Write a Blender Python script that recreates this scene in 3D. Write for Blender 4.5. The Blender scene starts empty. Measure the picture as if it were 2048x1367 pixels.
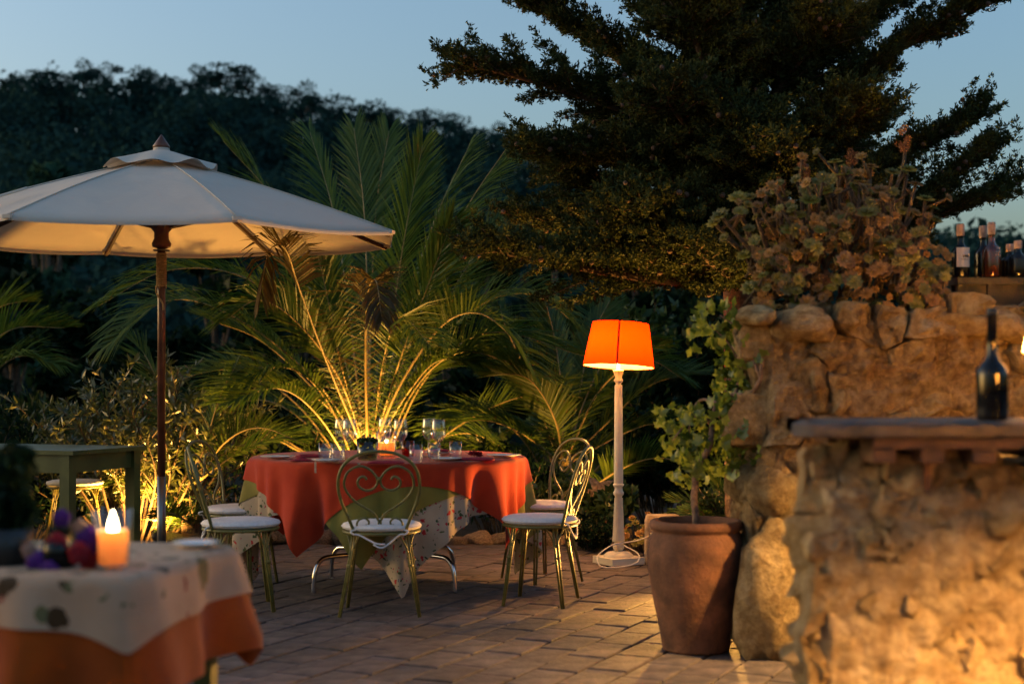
import bpy, math, random
import numpy as np
from mathutils import Vector, Matrix, noise as mnoise

random.seed(7)
np.random.seed(7)
sc = bpy.context.scene
COL = sc.collection
PI = math.pi
R = math.radians

# ------------------------------------------------------------------ camera
CAM_H, FPX, HOR = 1.2, 2844.0, 770.0
cam = bpy.data.cameras.new('camera')
cam_o = bpy.data.objects.new('camera', cam)
COL.objects.link(cam_o)
cam_o.location = (0, 0, CAM_H)
cam_o.rotation_euler = (PI / 2, 0, 0)
cam.lens = 50
cam.sensor_width = 36
cam.shift_y = (HOR - 683.5) / 2048
cam.clip_end = 3000
cam.dof.use_dof = True
cam.dof.focus_distance = 9.0
cam.dof.aperture_fstop = 1.9
sc.camera = cam_o

# ------------------------------------------------------------------ dusk sky, sun below the ridge
SUN_EL, SUN_ROT = 4.5, -82.0
w = bpy.data.worlds.new('World')
sc.world = w
w.use_nodes = True
wn = w.node_tree
bg = wn.nodes['Background']
sky = wn.nodes.new('ShaderNodeTexSky')
sky.sky_type = 'NISHITA'
sky.sun_disc = False
sky.sun_elevation = R(SUN_EL)
sky.sun_rotation = R(SUN_ROT)
sky.altitude = 150
sky.air_density = 1.0
sky.dust_density = 5.0
sky.ozone_density = 2.2
wn.links.new(sky.outputs[0], bg.inputs[0])
bg.inputs[1].default_value = 0.15
sl = bpy.data.lights.new('sun', 'SUN')
sl.energy = 0.01
sl.angle = R(15)
sl.color = (1, .75, .5)
so = bpy.data.objects.new('sun', sl)
COL.objects.link(so)
_d = Vector((math.sin(R(SUN_ROT)) * math.cos(R(SUN_EL)), math.cos(R(SUN_ROT)) * math.cos(R(SUN_EL)), math.sin(R(SUN_EL))))
so.rotation_euler = _d.to_track_quat('Z', 'Y').to_euler()

vs = sc.view_settings
vs.view_transform = 'Standard'
vs.look = 'None'
vs.gamma = 1
vs.use_curve_mapping = False
vs.exposure = 1.7
sc.render.engine = 'CYCLES'
cy = sc.cycles
cy.use_denoising = True
cy.max_bounces = 8
cy.transparent_max_bounces = 24
cy.sample_clamp_indirect = 4
cy.caustics_reflective = False
cy.caustics_refractive = False
cy.blur_glossy = 0.5


# ------------------------------------------------------------------ helpers
def P(px, py, d):
    return Vector(((px - 1024) / FPX * d, d, CAM_H + (HOR - py) / FPX * d))


def tag(o, label=None, cat=None, group=None, kind=None):
    if label: o['label'] = label
    if cat: o['category'] = cat
    if group: o['group'] = group
    if kind: o['kind'] = kind
    return o


def thing(name, loc, label, cat, group=None, rz=0.0, scale=1.0):
    o = bpy.data.objects.new(name, None)
    o.empty_display_size = .05
    COL.objects.link(o)
    o.location = loc
    o.rotation_euler = (0, 0, rz)
    o.scale = (scale,) * 3
    return tag(o, label, cat, group)


class MB:
    def __init__(s):
        s.v = []
        s.f = []
        s.m = []

    def add(s, v, f, m=0):
        n = len(s.v)
        s.v.extend([tuple(x) for x in v])
        s.f.extend([tuple(i + n for i in q) for q in f])
        s.m.extend([m] * len(f))
        return s

    def box(s, c, size, rz=0, m=0, rot=None):
        hx, hy, hz = [q / 2 for q in size]
        M = rot if rot is not None else Matrix.Rotation(rz, 3, 'Z')
        c = Vector(c)
        v = [c + M @ Vector((x * hx, y * hy, z * hz)) for z in (-1, 1) for y in (-1, 1) for x in (-1, 1)]
        return s.add(v, [(0, 2, 3, 1), (4, 5, 7, 6), (0, 1, 5, 4), (2, 6, 7, 3), (0, 4, 6, 2), (1, 3, 7, 5)], m)

    def tube(s, pts, r, n=8, m=0, cap=True):
        pts = [Vector(p) for p in pts]
        k = len(pts)
        rr = r if hasattr(r, '__len__') else [r] * k
        v, f = [], []
        t0 = (pts[1] - pts[0]).normalized()
        a = Vector((0, 0, 1)) if abs(t0.z) < .9 else Vector((1, 0, 0))
        nrm = t0.cross(a).normalized()
        for i, p in enumerate(pts):
            t = (pts[min(i + 1, k - 1)] - pts[max(i - 1, 0)])
            if t.length < 1e-9: t = t0
            t = t.normalized()
            nrm = (nrm - t * nrm.dot(t))
            if nrm.length < 1e-6: nrm = t.orthogonal()
            nrm.normalize()
            b = t.cross(nrm)
            for j in range(n):
                an = 2 * PI * j / n
                v.append(p + (nrm * math.cos(an) + b * math.sin(an)) * rr[i])
        for i in range(k - 1):
            for j in range(n):
                j2 = (j + 1) % n
                f.append((i * n + j, i * n + j2, (i + 1) * n + j2, (i + 1) * n + j))
        if cap:
            f.append(tuple(range(n))[::-1])
            f.append(tuple((k - 1) * n + j for j in range(n)))
        return s.add(v, f, m)

    def lathe(s, prof, n=24, m=0, c=(0, 0, 0), rfun=None, close=False):
        v, f = [], []
        k = len(prof)
        for (r, z) in prof:
            for j in range(n):
                a = 2 * PI * j / n
                q = r * (rfun(a, z) if rfun else 1)
                v.append((c[0] + q * math.cos(a), c[1] + q * math.sin(a), c[2] + z))
        for i in range(k - 1):
            for j in range(n):
                j2 = (j + 1) % n
                f.append((i * n + j, i * n + j2, (i + 1) * n + j2, (i + 1) * n + j))
        if close:
            f.append(tuple(range(n))[::-1])
            f.append(tuple((k - 1) * n + j for j in range(n)))
        return s.add(v, f, m)

    def ball(s, c, rad, n=10, k=6, m=0, sc3=(1, 1, 1)):
        prof = [(math.sin(PI * i / k), -math.cos(PI * i / k)) for i in range(k + 1)]
        v, f = [], []
        for (r, z) in prof:
            r = max(r, .002)
            for j in range(n):
                a = 2 * PI * j / n
                v.append((c[0] + rad * r * math.cos(a) * sc3[0], c[1] + rad * r * math.sin(a) * sc3[1], c[2] + rad * z * sc3[2]))
        for i in range(k):
            for j in range(n):
                j2 = (j + 1) % n
                f.append((i * n + j, i * n + j2, (i + 1) * n + j2, (i + 1) * n + j))
        return s.add(v, f, m)

    def mesh(s, name, mats, smooth=True):
        me = bpy.data.meshes.new(name)
        me.from_pydata(s.v, [], s.f)
        if not isinstance(mats, (list, tuple)): mats = [mats]
        for q in mats: me.materials.append(q)
        if any(s.m): me.polygons.foreach_set('material_index', s.m)
        if smooth: me.polygons.foreach_set('use_smooth', [True] * len(me.polygons))
        me.update()
        return me

    def build(s, name, mats, parent=None, smooth=True, loc=None, rz=0):
        return link(name, s.mesh(name, mats, smooth), parent, loc, rz)


def link(name, me, parent=None, loc=None, rz=0):
    o = bpy.data.objects.new(name, me)
    COL.objects.link(o)
    if parent: o.parent = parent
    if loc is not None: o.location = loc
    if rz: o.rotation_euler = (0, 0, rz)
    return o


def copy_tree(o, parent=None):
    c = o.copy()
    COL.objects.link(c)
    c.parent = parent
    for ch in o.children:
        copy_tree(ch, c)
    return c


def place_copy(o, loc, rz, label, scale=None):
    c = copy_tree(o)
    c.location = loc
    c.rotation_euler = (0, 0, rz)
    if scale: c.scale = (scale,) * 3
    c['label'] = label
    return c


def catmull(pts, per=8):
    pts = [Vector(p) for p in pts]
    q = [pts[0] * 2 - pts[1]] + pts + [pts[-1] * 2 - pts[-2]]
    out = []
    for i in range(1, len(q) - 2):
        p0, p1, p2, p3 = q[i - 1:i + 3]
        for k in range(per):
            t = k / per
            out.append(.5 * ((2 * p1) + (p2 - p0) * t + (2 * p0 - 5 * p1 + 4 * p2 - p3) * t * t + (3 * p1 - p0 - 3 * p2 + p3) * t ** 3))
    out.append(pts[-1])
    return out


def quads_mesh(name, V, mat, nv=4, smooth=False):
    """V: (n, nv, 3) numpy polygons, one island each."""
    n = len(V)
    me = bpy.data.meshes.new(name)
    me.vertices.add(n * nv)
    me.vertices.foreach_set('co', V.reshape(-1).astype(np.float32))
    me.loops.add(n * nv)
    me.loops.foreach_set('vertex_index', np.arange(n * nv, dtype=np.int32))
    me.polygons.add(n)
    me.polygons.foreach_set('loop_start', np.arange(0, n * nv, nv, dtype=np.int32))
    me.polygons.foreach_set('loop_total', np.full(n, nv, dtype=np.int32))
    me.materials.append(mat)
    me.update(calc_edges=True)
    me.validate()
    return me


# ------------------------------------------------------------------ materials
def nodes_of(name):
    m = bpy.data.materials.new(name)
    m.use_nodes = True
    nt = m.node_tree
    return m, nt, nt.nodes['Principled BSDF'], nt.nodes['Material Output']


def mat(name, c1, c2=None, rough=.6, scale=8, detail=6, bump=0, bscale=None, metal=0, rnd=0, spec=.5, coord='Object', stops=(.35, .65), sub=None):
    m, nt, b, out = nodes_of(name)
    L = nt.links.new
    b.inputs['Roughness'].default_value = rough
    b.inputs['Metallic'].default_value = metal
    b.inputs['Specular IOR Level'].default_value = spec
    tc = nt.nodes.new('ShaderNodeTexCoord')
    nz = nt.nodes.new('ShaderNodeTexNoise')
    nz.inputs['Scale'].default_value = scale
    nz.inputs['Detail'].default_value = detail
    L(tc.outputs[coord], nz.inputs['Vector'])
    rp = nt.nodes.new('ShaderNodeValToRGB')
    rp.color_ramp.elements[0].position, rp.color_ramp.elements[1].position = stops
    rp.color_ramp.elements[0].color = (*c1, 1)
    rp.color_ramp.elements[1].color = (*(c2 or c1), 1)
    L(nz.outputs['Fac'], rp.inputs[0])
    col = rp.outputs[0]
    if rnd:
        oi = nt.nodes.new('ShaderNodeObjectInfo')
        hs = nt.nodes.new('ShaderNodeHueSaturation')
        mr = nt.nodes.new('ShaderNodeMapRange')
        mr.inputs[3].default_value = 1 - rnd
        mr.inputs[4].default_value = 1 + rnd
        L(oi.outputs['Random'], mr.inputs[0])
        L(mr.outputs[0], hs.inputs['Value'])
        mh = nt.nodes.new('ShaderNodeMapRange')
        mh.inputs[3].default_value = .5 - rnd * .05
        mh.inputs[4].default_value = .5 + rnd * .05
        ml = nt.nodes.new('ShaderNodeMath'); ml.operation = 'MULTIPLY'; ml.inputs[1].default_value = 7.31
        fr = nt.nodes.new('ShaderNodeMath'); fr.operation = 'FRACT'
        L(oi.outputs['Random'], ml.inputs[0]); L(ml.outputs[0], fr.inputs[0]); L(fr.outputs[0], mh.inputs[0])
        L(mh.outputs[0], hs.inputs['Hue'])
        L(col, hs.inputs['Color'])
        col = hs.outputs[0]
    L(col, b.inputs['Base Color'])
    if bump:
        n2 = nt.nodes.new('ShaderNodeTexNoise')
        n2.inputs['Scale'].default_value = bscale or scale * 4
        n2.inputs['Detail'].default_value = 8
        L(tc.outputs[coord], n2.inputs['Vector'])
        bp = nt.nodes.new('ShaderNodeBump')
        bp.inputs['Strength'].default_value = 1
        bp.inputs['Distance'].default_value = bump
        L(n2.outputs['Fac'], bp.inputs['Height'])
        L(bp.outputs[0], b.inputs['Normal'])
    return m


def leafmat(name, c1, c2, trans=.35, gloss=.08, rough=.35, rnd_obj=False):
    m, nt, b, out = nodes_of(name)
    L = nt.links.new
    nt.nodes.remove(b)
    g = nt.nodes.new('ShaderNodeNewGeometry')
    rp = nt.nodes.new('ShaderNodeValToRGB')
    rp.color_ramp.elements[0].color = (*c1, 1)
    rp.color_ramp.elements[1].color = (*c2, 1)
    if rnd_obj:
        oi = nt.nodes.new('ShaderNodeObjectInfo')
        L(oi.outputs['Random'], rp.inputs[0])
    else:
        L(g.outputs['Random Per Island'], rp.inputs[0])
    d = nt.nodes.new('ShaderNodeBsdfDiffuse')
    t = nt.nodes.new('ShaderNodeBsdfTranslucent')
    gl = nt.nodes.new('ShaderNodeBsdfGlossy')
    gl.inputs['Roughness'].default_value = rough
    gl.inputs['Color'].default_value = (.8, .8, .8, 1)
    L(rp.outputs[0], d.inputs[0])
    L(rp.outputs[0], t.inputs[0])
    m1 = nt.nodes.new('ShaderNodeMixShader'); m1.inputs[0].default_value = trans
    L(d.outputs[0], m1.inputs[1]); L(t.outputs[0], m1.inputs[2])
    m2 = nt.nodes.new('ShaderNodeMixShader'); m2.inputs[0].default_value = gloss
    L(m1.outputs[0], m2.inputs[1]); L(gl.outputs[0], m2.inputs[2])
    L(m2.outputs[0], out.inputs[0])
    return m


def emit(name, col, strength):
    m, nt, b, out = nodes_of(name)
    nt.nodes.remove(b)
    e = nt.nodes.new('ShaderNodeEmission')
    e.inputs[0].default_value = (*col, 1)
    e.inputs[1].default_value = strength
    nt.links.new(e.outputs[0], out.inputs[0])
    return m


def glassmat(name, tint=(1, 1, 1), gloss=1.0, rough=.02):
    """thin glass: clear pane plus Fresnel reflection"""
    m, nt, b, out = nodes_of(name)
    nt.nodes.remove(b)
    L = nt.links.new
    t = nt.nodes.new('ShaderNodeBsdfTransparent'); t.inputs[0].default_value = (*tint, 1)
    g = nt.nodes.new('ShaderNodeBsdfGlossy'); g.inputs['Roughness'].default_value = rough
    fw_ = nt.nodes.new('ShaderNodeLayerWeight'); fw_.inputs[0].default_value = .5
    lw = nt.nodes.new('ShaderNodeMath'); lw.operation = 'POWER'; lw.inputs[1].default_value = 3.0
    L(fw_.outputs['Facing'], lw.inputs[0])
    mu = nt.nodes.new('ShaderNodeMath'); mu.operation = 'MULTIPLY_ADD'; mu.inputs[1].default_value = .75 * gloss; mu.inputs[2].default_value = .07; mu.use_clamp = True
    mx = nt.nodes.new('ShaderNodeMixShader')
    L(lw.outputs[0], mu.inputs[0]); L(mu.outputs[0], mx.inputs[0])
    L(t.outputs[0], mx.inputs[1]); L(g.outputs[0], mx.inputs[2])
    L(mx.outputs[0], out.inputs[0])
    return m


M = {}
M['soil'] = mat('soil', (.03, .02, .013), (.06, .042, .028), .95, 6, bump=.03, bscale=20)
M['hillsoil'] = mat('hill_soil', (.012, .016, .01), (.025, .028, .015), .95, .2)
M['mortar'] = mat('patio_joint', (.034, .026, .024), (.075, .057, .05), .95, 20, bump=.004)
M['paver'] = mat('paver_clay', (.06, .046, .045), (.135, .102, .094), .8, 9, bump=.006, bscale=45, rnd=.22)


def stonemat(name, dark, mid, light, rnd=.25, bump=1.0):
    """weathered limestone: mottled tone, stains, chipped relief"""
    m, nt, b, out = nodes_of(name)
    L = nt.links.new
    b.inputs['Roughness'].default_value = .95
    b.inputs['Specular IOR Level'].default_value = .15
    tc = nt.nodes.new('ShaderNodeTexCoord')
    oi = nt.nodes.new('ShaderNodeObjectInfo')
    va = nt.nodes.new('ShaderNodeVectorMath'); va.operation = 'ADD'
    L(tc.outputs['Object'], va.inputs[0]); L(oi.outputs['Location'], va.inputs[1])
    def nz(scale, detail=8, rough=.6):
        q = nt.nodes.new('ShaderNodeTexNoise'); q.inputs['Scale'].default_value = scale; q.inputs['Detail'].default_value = detail; q.inputs['Roughness'].default_value = rough
        L(va.outputs[0], q.inputs['Vector'])
        return q.outputs['Fac']
    rp = nt.nodes.new('ShaderNodeValToRGB')
    e = rp.color_ramp.elements
    e[0].position, e[0].color = .3, (*dark, 1)
    e[1].position, e[1].color = .72, (*light, 1)
    k = e.new(.5); k.color = (*mid, 1)
    L(nz(7, 10, .7), rp.inputs[0])
    hs = nt.nodes.new('ShaderNodeHueSaturation')
    mr = nt.nodes.new('ShaderNodeMapRange'); mr.inputs[3].default_value = 1 - rnd; mr.inputs[4].default_value = 1 + rnd
    L(oi.outputs['Random'], mr.inputs[0]); L(mr.outputs[0], hs.inputs['Value']); L(rp.outputs[0], hs.inputs['Color'])
    st = nt.nodes.new('ShaderNodeValToRGB'); st.color_ramp.elements[0].position = .42; st.color_ramp.elements[1].position = .6
    st.color_ramp.elements[0].color = (.55, .47, .4, 1); st.color_ramp.elements[1].color = (1, 1, 1, 1)
    L(nz(16, 12, .75), st.inputs[0])
    mx = nt.nodes.new('ShaderNodeMix'); mx.data_type = 'RGBA'; mx.blend_type = 'MULTIPLY'; mx.inputs[0].default_value = .8
    L(hs.outputs[0], mx.inputs[6]); L(st.outputs[0], mx.inputs[7])
    L(mx.outputs[2], b.inputs['Base Color'])
    vo = nt.nodes.new('ShaderNodeTexVoronoi'); vo.inputs['Scale'].default_value = 17; vo.inputs['Randomness'].default_value = 1
    dist = nt.nodes.new('ShaderNodeVectorMath'); dist.operation = 'MULTIPLY_ADD'; dist.inputs[1].default_value = (.12, .12, .12)
    nc = nt.nodes.new('ShaderNodeTexNoise'); nc.inputs['Scale'].default_value = 9; nc.inputs['Detail'].default_value = 6
    L(va.outputs[0], nc.inputs['Vector']); L(nc.outputs['Color'], dist.inputs[0]); L(va.outputs[0], dist.inputs[2]); L(dist.outputs[0], vo.inputs['Vector'])
    ad = nt.nodes.new('ShaderNodeMath'); ad.operation = 'MULTIPLY_ADD'; ad.inputs[1].default_value = .6
    L(vo.outputs['Distance'], ad.inputs[0]); L(nz(30, 14, .75), ad.inputs[2])
    bp = nt.nodes.new('ShaderNodeBump'); bp.inputs['Strength'].default_value = 1; bp.inputs['Distance'].default_value = .028 * bump
    L(ad.outputs[0], bp.inputs['Height']); L(bp.outputs[0], b.inputs['Normal'])
    return m


def add_stain(m, scale, lo, hi=1.1):
    nt = m.node_tree
    b = nt.nodes['Principled BSDF']
    src = b.inputs['Base Color'].links[0].from_socket
    g = nt.nodes.new('ShaderNodeNewGeometry')
    nz = nt.nodes.new('ShaderNodeTexNoise'); nz.inputs['Scale'].default_value = scale; nz.inputs['Detail'].default_value = 10; nz.inputs['Roughness'].default_value = .65
    nt.links.new(g.outputs['Position'], nz.inputs['Vector'])
    rp = nt.nodes.new('ShaderNodeValToRGB')
    rp.color_ramp.elements[0].position, rp.color_ramp.elements[1].position = .36, .64
    rp.color_ramp.elements[0].color = (lo, lo, lo, 1); rp.color_ramp.elements[1].color = (hi, hi, hi, 1)
    mx = nt.nodes.new('ShaderNodeMix'); mx.data_type = 'RGBA'; mx.blend_type = 'MULTIPLY'; mx.inputs[0].default_value = 1
    nt.links.new(nz.outputs['Fac'], rp.inputs[0]); nt.links.new(src, mx.inputs[6]); nt.links.new(rp.outputs[0], mx.inputs[7])
    nt.links.new(mx.outputs[2], b.inputs['Base Color'])


add_stain(M['paver'], 1.7, .55)
M['stone'] = stonemat('wall_stone', (.16, .11, .052), (.33, .24, .12), (.5, .385, .22))
M['wallmortar'] = stonemat('wall_mortar', (.18, .125, .062), (.32, .235, .13), (.45, .345, .205), .0)
M['rubble'] = stonemat('rubble_stone', (.3, .2, .08), (.54, .39, .19), (.7, .55, .34), .18)
M['rubblemortar'] = stonemat('rubble_mortar', (.38, .26, .125), (.56, .42, .235), (.7, .56, .37), .0)
M['slab'] = mat('slab_stone', (.045, .034, .025), (.13, .1, .075), .5, 10, 8, bump=.008, bscale=40)
M['oldwood'] = mat('old_wood', (.05, .025, .012), (.12, .06, .03), .8, 14, bump=.004)
M['darkwood'] = mat('dark_wood', (.005, .0035, .003), (.013, .009, .007), .75, 20, bump=.003)
M['polewood'] = mat('varnished_wood', (.07, .02, .008), (.14, .045, .018), .35, 12)
M['ribwood'] = mat('rib_wood', (.03, .01, .005), (.06, .02, .01), .5, 12)
M['rust'] = mat('rusty_iron', (.07, .03, .015), (.16, .07, .03), .8, 60)
M['canvas'] = None
M['rope'] = mat('rope', (.3, .2, .1), (.45, .32, .18), .9, 90, bump=.003)
M['steel'] = mat('steel_tube', (.22, .21, .2), None, .35, metal=1)
M['chrome'] = mat('chrome', (.7, .7, .72), None, .08, metal=1)
M['chair'] = mat('olive_iron', (.11, .1, .022), (.17, .15, .036), .42, 30, bump=.001)
M['cushion'] = mat('cushion_cloth', (.74, .7, .68), (.82, .78, .76), .9, 60, bump=.002)
M['greenpaint'] = mat('green_paint', (.055, .07, .018), (.09, .11, .03), .38, 6, bump=.001, bscale=60)
M['lampwhite'] = mat('lamp_paint', (.76, .66, .46), (.82, .73, .53), .42, 20)
M['plaster'] = mat('block_stone', (.34, .24, .14), (.55, .42, .28), .95, 14, bump=.012, bscale=60)
M['terracotta'] = mat('terracotta', (.07, .027, .011), (.17, .07, .033), .85, 6, 8, bump=.004, bscale=60)
M['bark'] = mat('bark', (.06, .04, .025), (.15, .1, .065), .95, 14, bump=.02, bscale=40)
M['vinebark'] = mat('vine_bark', (.1, .06, .04), (.24, .15, .1), .95, 30, bump=.01, bscale=80)
M['plate'] = mat('china', (.82, .8, .78), None, .12)
M['napkin'] = mat('napkin_cloth', (.22, .008, .02), (.32, .015, .03), .9, 60, bump=.001)
M['wax'] = None
M['cable'] = mat('white_cable', (.75, .7, .62), None, .5)
M['blackcable'] = mat('black_cable', (.015, .012, .01), None, .5)
M['bottle'] = mat('dark_bottle', (.004, .005, .006), None, .07, spec=.35)
M['amberglass'] = mat('amber_bottle', (.07, .012, .002), None, .06, spec=.8)
M['cork'] = mat('wax_cap', (.3, .18, .12), (.5, .34, .26), .7, 40, bump=.002)
M['paper'] = mat('label_paper', (.5, .43, .38), (.6, .52, .46), .8, 30)
M['ink'] = mat('ink', (.03, .025, .02), None, .8)
M['goldink'] = mat('gold_print', (.5, .33, .2), None, .5)
M['glass'] = glassmat('clear_glass', (.97, .97, .97), 1.3, .04)
M['greenglass'] = glassmat('green_glass', (.6, .72, .6), 1.2)
M['redglass'] = glassmat('red_glass', (.75, .05, .03), 1.2)
M['rock'] = mat('garden_rock', (.16, .1, .06), (.4, .28, .18), .95, 8, 10, bump=.03, bscale=25, rnd=.25)
M['palm'] = leafmat('palm_leaflet', (.035, .085, .012), (.12, .175, .024), .4, .03, .45)
M['palmdry'] = leafmat('dry_palm_leaflet', (.06, .045, .014), (.12, .085, .03), .2, .02)
M['stalk'] = mat('palm_stalk', (.26, .2, .07), (.38, .29, .12), .5, 10)
M['cypress'] = leafmat('cypress_scale', (.02, .036, .012), (.06, .068, .018), .1, .01, .5)
M['cone'] = mat('cypress_cone', (.06, .032, .018), (.13, .07, .04), .8, 60, bump=.004)
M['oleander'] = leafmat('oleander_leaf', (.05, .075, .02), (.12, .13, .035), .3, .08)
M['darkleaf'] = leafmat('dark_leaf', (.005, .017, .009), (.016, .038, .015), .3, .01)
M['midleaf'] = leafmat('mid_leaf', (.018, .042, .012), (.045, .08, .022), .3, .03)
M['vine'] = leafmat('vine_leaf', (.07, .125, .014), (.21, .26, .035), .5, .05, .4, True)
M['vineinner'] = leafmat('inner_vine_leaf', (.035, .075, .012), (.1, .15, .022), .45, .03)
M['rosette'] = leafmat('rosette_leaf', (.085, .075, .007), (.18, .155, .014), .15, .05, .45, True)
M['rosettered'] = leafmat('bronzed_rosette_leaf', (.16, .075, .01), (.28, .14, .02), .15, .05, .45, True)
M['seedhead'] = leafmat('dry_seed_head', (.12, .05, .022), (.24, .11, .045), .2, .02)
M['succstem'] = mat('succulent_stem', (.05, .033, .018), (.11, .075, .04), .9, 30, bump=.008, bscale=60)
M['pine'] = leafmat('pine_needles', (.011, .034, .034), (.028, .066, .055), .15, .0)  # bluish tint: haze over the far hill put into the needle colour
M['pinelight'] = leafmat('pale_pine_needles', (.024, .062, .042), (.044, .095, .056), .15, .0)
M['purple'] = leafmat('purple_petal', (.05, .008, .13), (.12, .025, .25), .3, .02)
M['redpetal'] = leafmat('red_petal', (.2, .007, .015), (.33, .014, .03), .3, .02)
M['pinkpetal'] = leafmat('pale_petal', (.3, .17, .14), (.4, .25, .2), .3, .02)
M['bulb'] = emit('bulb_glow', (1, .55, .18), 14)
M['lens'] = emit('spot_lens', (1, .6, .22), 10)
M['flame'] = emit('flame', (1, .5, .12), 9)
M['flamecore'] = emit('flame_core', (1, .8, .4), 14)
M['housing'] = mat('spot_housing', (.02, .02, .02), None, .5)


def fabric_canvas():
    m, nt, b, out = nodes_of('canvas')
    L = nt.links.new
    nt.nodes.remove(b)
    d = nt.nodes.new('ShaderNodeBsdfDiffuse'); t = nt.nodes.new('ShaderNodeBsdfTranslucent')
    nz = nt.nodes.new('ShaderNodeTexNoise'); nz.inputs['Scale'].default_value = 3; nz.inputs['Detail'].default_value = 8
    rp = nt.nodes.new('ShaderNodeValToRGB')
    rp.color_ramp.elements[0].color = (.58, .52, .45, 1); rp.color_ramp.elements[1].color = (.66, .6, .52, 1)
    tc = nt.nodes.new('ShaderNodeTexCoord')
    L(tc.outputs['Object'], nz.inputs['Vector']); L(nz.outputs['Fac'], rp.inputs[0])
    L(rp.outputs[0], d.inputs[0]); t.inputs[0].default_value = (.4, .34, .26, 1)
    mx = nt.nodes.new('ShaderNodeMixShader'); mx.inputs[0].default_value = .12
    L(d.outputs[0], mx.inputs[1]); L(t.outputs[0], mx.inputs[2])
    wv = nt.nodes.new('ShaderNodeTexNoise'); wv.inputs['Scale'].default_value = 5; wv.inputs['Detail'].default_value = 3
    bp = nt.nodes.new('ShaderNodeBump'); bp.inputs['Distance'].default_value = .012
    L(tc.outputs['Object'], wv.inputs['Vector']); L(wv.outputs['Fac'], bp.inputs['Height']); L(bp.outputs[0], d.inputs['Normal'])
    L(mx.outputs[0], out.inputs[0])
    return m


M['canvas'] = fabric_canvas()


PRINT = ((1, .23, (.09, .1, .03), 3.1), (1.3, .2, (.045, .07, .03), 1.7), (.8, .2, (.42, .03, .03), 0.0), (1.15, .13, (.3, .02, .06), 6.3), (1.6, .12, (.06, .09, .16), 9.9))
PRINT2 = ((1, .26, (.1, .075, .02), 3.1), (1.4, .2, (.05, .028, .012), 1.7), (1.7, .12, (.2, .03, .02), 6.3), (2.1, .15, (.12, .11, .05), 9.9))


def clothmat(name, c1, c2, floral=None, rough=.95, fscale=9):
    m, nt, b, out = nodes_of(name)
    L = nt.links.new
    b.inputs['Roughness'].default_value = rough
    b.inputs['Specular IOR Level'].default_value = .1
    b.inputs['Sheen Weight'].default_value = .15
    tc = nt.nodes.new('ShaderNodeTexCoord')
    nz = nt.nodes.new('ShaderNodeTexNoise'); nz.inputs['Scale'].default_value = 7; nz.inputs['Detail'].default_value = 8
    L(tc.outputs['Object'], nz.inputs['Vector'])
    rp = nt.nodes.new('ShaderNodeValToRGB')
    rp.color_ramp.elements[0].color = (*c1, 1); rp.color_ramp.elements[1].color = (*c2, 1)
    rp.color_ramp.elements[0].position = .3; rp.color_ramp.elements[1].position = .7
    L(nz.outputs['Fac'], rp.inputs[0])
    col = rp.outputs[0]
    if floral:
        dist = nt.nodes.new('ShaderNodeTexNoise'); dist.inputs['Scale'].default_value = 28
        L(tc.outputs['Object'], dist.inputs['Vector'])
        va = nt.nodes.new('ShaderNodeVectorMath'); va.operation = 'MULTIPLY_ADD'
        va.inputs[1].default_value = (.05, .05, .05)
        L(dist.outputs['Color'], va.inputs[0]); L(tc.outputs['Object'], va.inputs[2])
        for (scl, thr, cc, seedoff) in floral:
            scl *= fscale
            vo = nt.nodes.new('ShaderNodeTexVoronoi'); vo.inputs['Scale'].default_value = scl
            ad = nt.nodes.new('ShaderNodeVectorMath'); ad.operation = 'ADD'; ad.inputs[1].default_value = (seedoff, seedoff * .7, seedoff * 1.3)
            L(va.outputs[0], ad.inputs[0]); L(ad.outputs[0], vo.inputs['Vector'])
            lt = nt.nodes.new('ShaderNodeMath'); lt.operation = 'LESS_THAN'; lt.inputs[1].default_value = thr
            L(vo.outputs['Distance'], lt.inputs[0])
            mx = nt.nodes.new('ShaderNodeMix'); mx.data_type = 'RGBA'
            mx.inputs[7].default_value = (*cc, 1)
            L(lt.outputs[0], mx.inputs[0]); L(col, mx.inputs[6])
            col = mx.outputs[2]
    L(col, b.inputs['Base Color'])
    n2 = nt.nodes.new('ShaderNodeTexNoise'); n2.inputs['Scale'].default_value = 350
    bp = nt.nodes.new('ShaderNodeBump'); bp.inputs['Distance'].default_value = .0015
    L(tc.outputs['Object'], n2.inputs['Vector']); L(n2.outputs['Fac'], bp.inputs['Height']); L(bp.outputs[0], b.inputs['Normal'])
    return m


M['orange'] = clothmat('orange_cloth', (.36, .03, .009), (.45, .048, .014))
M['orange2'] = clothmat('rust_orange_cloth', (.22, .04, .004), (.3, .06, .006))
M['olive'] = clothmat('olive_cloth', (.17, .145, .03), (.24, .21, .05))
M['floral'] = clothmat('floral_cloth', (.36, .285, .2), (.45, .36, .26), PRINT, fscale=20)
M['floral2'] = clothmat('large_floral_cloth', (.33, .21, .135), (.42, .28, .19), PRINT2, fscale=5.5)


def waxmat():
    m, nt, b, out = nodes_of('candle_wax')
    L = nt.links.new
    nt.nodes.remove(b)
    d = nt.nodes.new('ShaderNodeBsdfDiffuse'); d.inputs[0].default_value = (.8, .62, .4, 1)
    t = nt.nodes.new('ShaderNodeBsdfTranslucent'); t.inputs[0].default_value = (.9, .5, .16, 1)
    mx = nt.nodes.new('ShaderNodeMixShader'); mx.inputs[0].default_value = .5
    L(d.outputs[0], mx.inputs[1]); L(t.outputs[0], mx.inputs[2]); L(mx.outputs[0], out.inputs[0])
    return m


M['wax'] = waxmat()


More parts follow.
